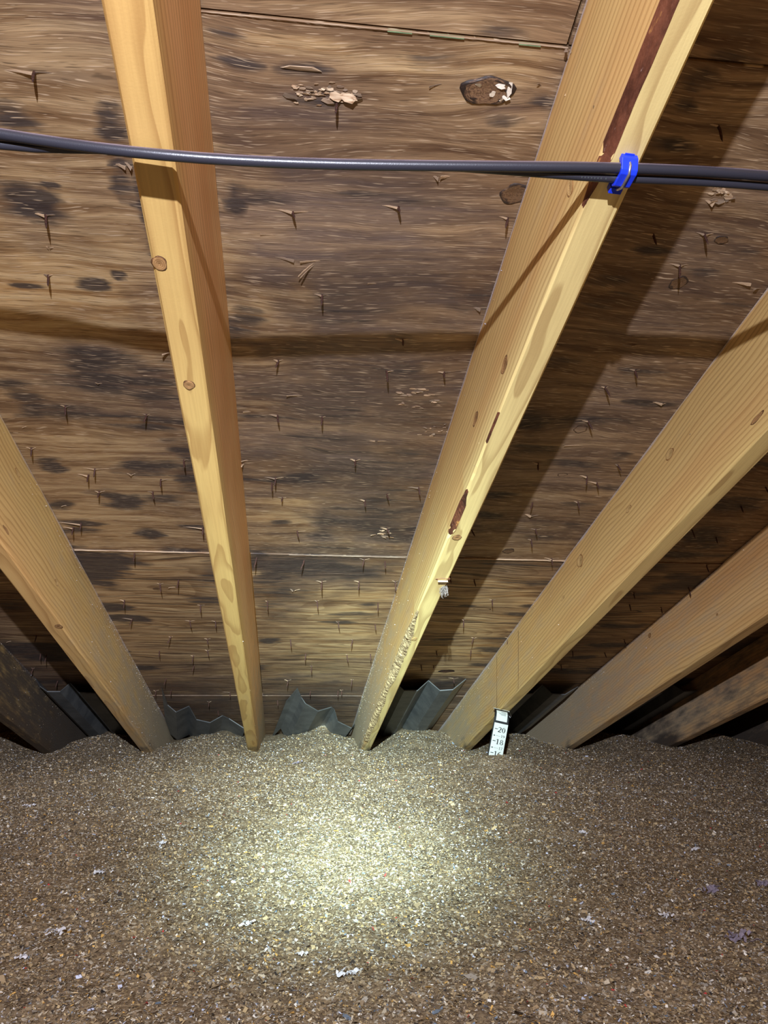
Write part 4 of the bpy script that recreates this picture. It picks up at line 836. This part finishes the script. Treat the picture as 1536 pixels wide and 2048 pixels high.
for i, (u, v, s) in enumerate(((1425, 1782, .026), (1478, 1884, .026), (1520, 1765, .022))):
    scrap('paper_clump', u, v, s, M_LILAC, 'loose grey clump of shredded paper on the insulation', 'grey clumps of shredded paper', 14, .6, 40 + i)
# lint hanging from the torn chip
r = random.Random(3); V = []; F = []; x0, t0 = on_h(884, 1172, HB)
for i in range(30):
    b = len(V); p = np.array([r.gauss(0, .0028), r.gauss(.002, .003), 0]); q = p + np.array([r.gauss(0, .003), r.gauss(.010, .005), -r.uniform(.004, .018)]); mid = (p + q) / 2 + np.array([r.gauss(0, .003), r.gauss(0, .003), 0]); w_ = .00045
    for c in (p, mid, q): V += [c + np.array([w_, 0, 0]), c + np.array([-w_, 0, 0]), c + np.array([0, w_, 0])]
    for j in (0, 3): F += [(b + j, b + j + 1, b + j + 4, b + j + 3), (b + j + 1, b + j + 2, b + j + 5, b + j + 4), (b + j + 2, b + j, b + j + 3, b + j + 5)]
o = mesh('lint_tuft', V, F, M_LINT); o.location = roof(x0 + .004, t0, HB); o.rotation_euler = ROOF_ROT; tag(o, 'wisp of pale lint hanging from the torn chip on the bark-edged rafter', 'lint')

# ------------------------------------------------------------------ stuff: loose flakes
PAL = np.array([srgb(164, 142, 110)[:3], srgb(144, 126, 102)[:3], srgb(188, 166, 126)[:3], srgb(120, 106, 90)[:3], srgb(166, 158, 146)[:3], srgb(196, 184, 160)[:3], srgb(236, 232, 222)[:3], srgb(214, 170, 96)[:3], srgb(126, 142, 160)[:3], srgb(196, 66, 62)[:3], srgb(58, 52, 48)[:3], srgb(206, 214, 236)[:3]])
PW = np.array([.20, .18, .15, .13, .09, .09, 0.06, .025, .018, .002, .03, .016]); PW /= PW.sum()
def flakes(name, P, N, size, parent=None, tilt=.42, mul=1.0):
    """P: points, N: normals, each flake an irregular creased scrap"""
    m = len(P); yaw = rng.random(m) * 2 * PI; a = np.stack([np.cos(yaw), np.sin(yaw), np.zeros(m)], 1)
    Nn = N + rng.normal(0, tilt, (m, 3)); Nn /= np.linalg.norm(Nn, axis=1)[:, None]
    a = a - Nn * (a * Nn).sum(1)[:, None]; a /= np.linalg.norm(a, axis=1)[:, None]; b = np.cross(Nn, a)
    L = size * rng.uniform(.7, 1.35, m); Wd = size * rng.uniform(.3, .8, m); V = np.empty((m, 4, 3))
    for i, (sa, sb) in enumerate(((-1, -1), (1, -1), (1, 1), (-1, 1))):
        V[:, i] = P + a * (sa * L * rng.uniform(.25, .55, m))[:, None] + b * (sb * Wd * rng.uniform(.2, .55, m))[:, None] + Nn * (rng.normal(0, .10, m) * size)[:, None]
    me = bpy.data.meshes.new(name); me.vertices.add(4 * m); me.vertices.foreach_set('co', V.reshape(-1)); me.loops.add(4 * m); me.polygons.add(m)
    me.loops.foreach_set('vertex_index', np.arange(4 * m, dtype=np.int32)); me.polygons.foreach_set('loop_start', np.arange(0, 4 * m, 4, dtype=np.int32)); me.polygons.foreach_set('loop_total', np.full(m, 4, np.int32))
    me.update(); ci = rng.choice(len(PAL), m, p=PW); C = np.ones((m, 4), np.float32); C[:, :3] = np.clip(PAL[ci] * rng.uniform(.75, 1.15, (m, 1)) * mul, 0, .95)
    at = me.color_attributes.new('tone', 'FLOAT_COLOR', 'POINT'); at.data.foreach_set('color', np.repeat(C, 4, axis=0).reshape(-1)); me.materials.append(M_FLAKE)
    return obj(name, me, parent)
def scatter(n, y0, y1, x0, x1, x2, x3):
    """points over a trapezoid: x0..x1 wide at y0, x2..x3 at y1"""
    Y = y0 + (y1 - y0) * rng.random(n); f = (Y - y0) / (y1 - y0); lo = x0 + (x2 - x0) * f; hi = x1 + (x3 - x1) * f; X = lo + (hi - lo) * rng.random(n)
    return X, Y
XS, YS, SZ = [], [], []
for n, y0, y1, xa, xb, xc, xd, s0 in ((170000, .62, 1.5, -.45, .62, -.62, 1.05, .0030), (150000, 1.5, 2.35, -.66, 1.05, -1.0, 1.65, .0033), (110000, 2.35, 3.35, -1.0, 1.65, -1.35, 2.4, .0038), (40000, .2, 2.4, -1.6, 2.0, -1.6, 2.2, .005)):
    X, Y = scatter(n, y0, y1, xa, xb, xc, xd); XS.append(X); YS.append(Y); SZ.append(s0 * np.exp(rng.normal(-.10, .40, n)))
X, Y, S_ = np.concatenate(XS), np.concatenate(YS), np.concatenate(SZ)
Z = bed_z(X, Y) + rng.uniform(-.0003, .0022, len(X)); ee = .006
Nx = -(bed_z(X + ee, Y) - bed_z(X - ee, Y)) / (2 * ee); Ny = -(bed_z(X, Y + ee) - bed_z(X, Y - ee)) / (2 * ee)
N = np.stack([Nx, Ny, np.ones_like(X)], 1); N /= np.linalg.norm(N, axis=1)[:, None]
tag(flakes('cellulose_flakes', np.stack([X, Y, Z], 1), N, S_), 'loose brown, grey and cream paper flakes of blown insulation', 'insulation flakes', None, 'stuff')
# lint and flakes clinging to the lower rafters' faces and edges
for key, root, face, n in (('A', ra, 1, 2600), ('B', rb, 1, 1500), ('C', rc, -1, 2200), ('D', rd, -1, 1500), ('E', re_, -1, 1500), ('Z', rz, 1, 800)):
    t = 3.05 - np.abs(rng.normal(0, .75, n)); h = np.where(rng.random(n) < .6, (HS - HB) * (1 - np.abs(rng.normal(0, .10, n))), (HS - HB) * rng.random(n)); h = np.clip(h, .004, HS - HB - .006)
    P = np.stack([np.full(n, face * (W2 + .0004)), t - 2.9, h], 1); Nn = np.tile(np.array([face, 0, 0.0]), (n, 1))
    o = flakes('clinging_lint', P, Nn, np.full(n, .0017) * np.exp(rng.normal(0, .3, n)), root, .6, 1.1); o['kind'] = 'stuff'
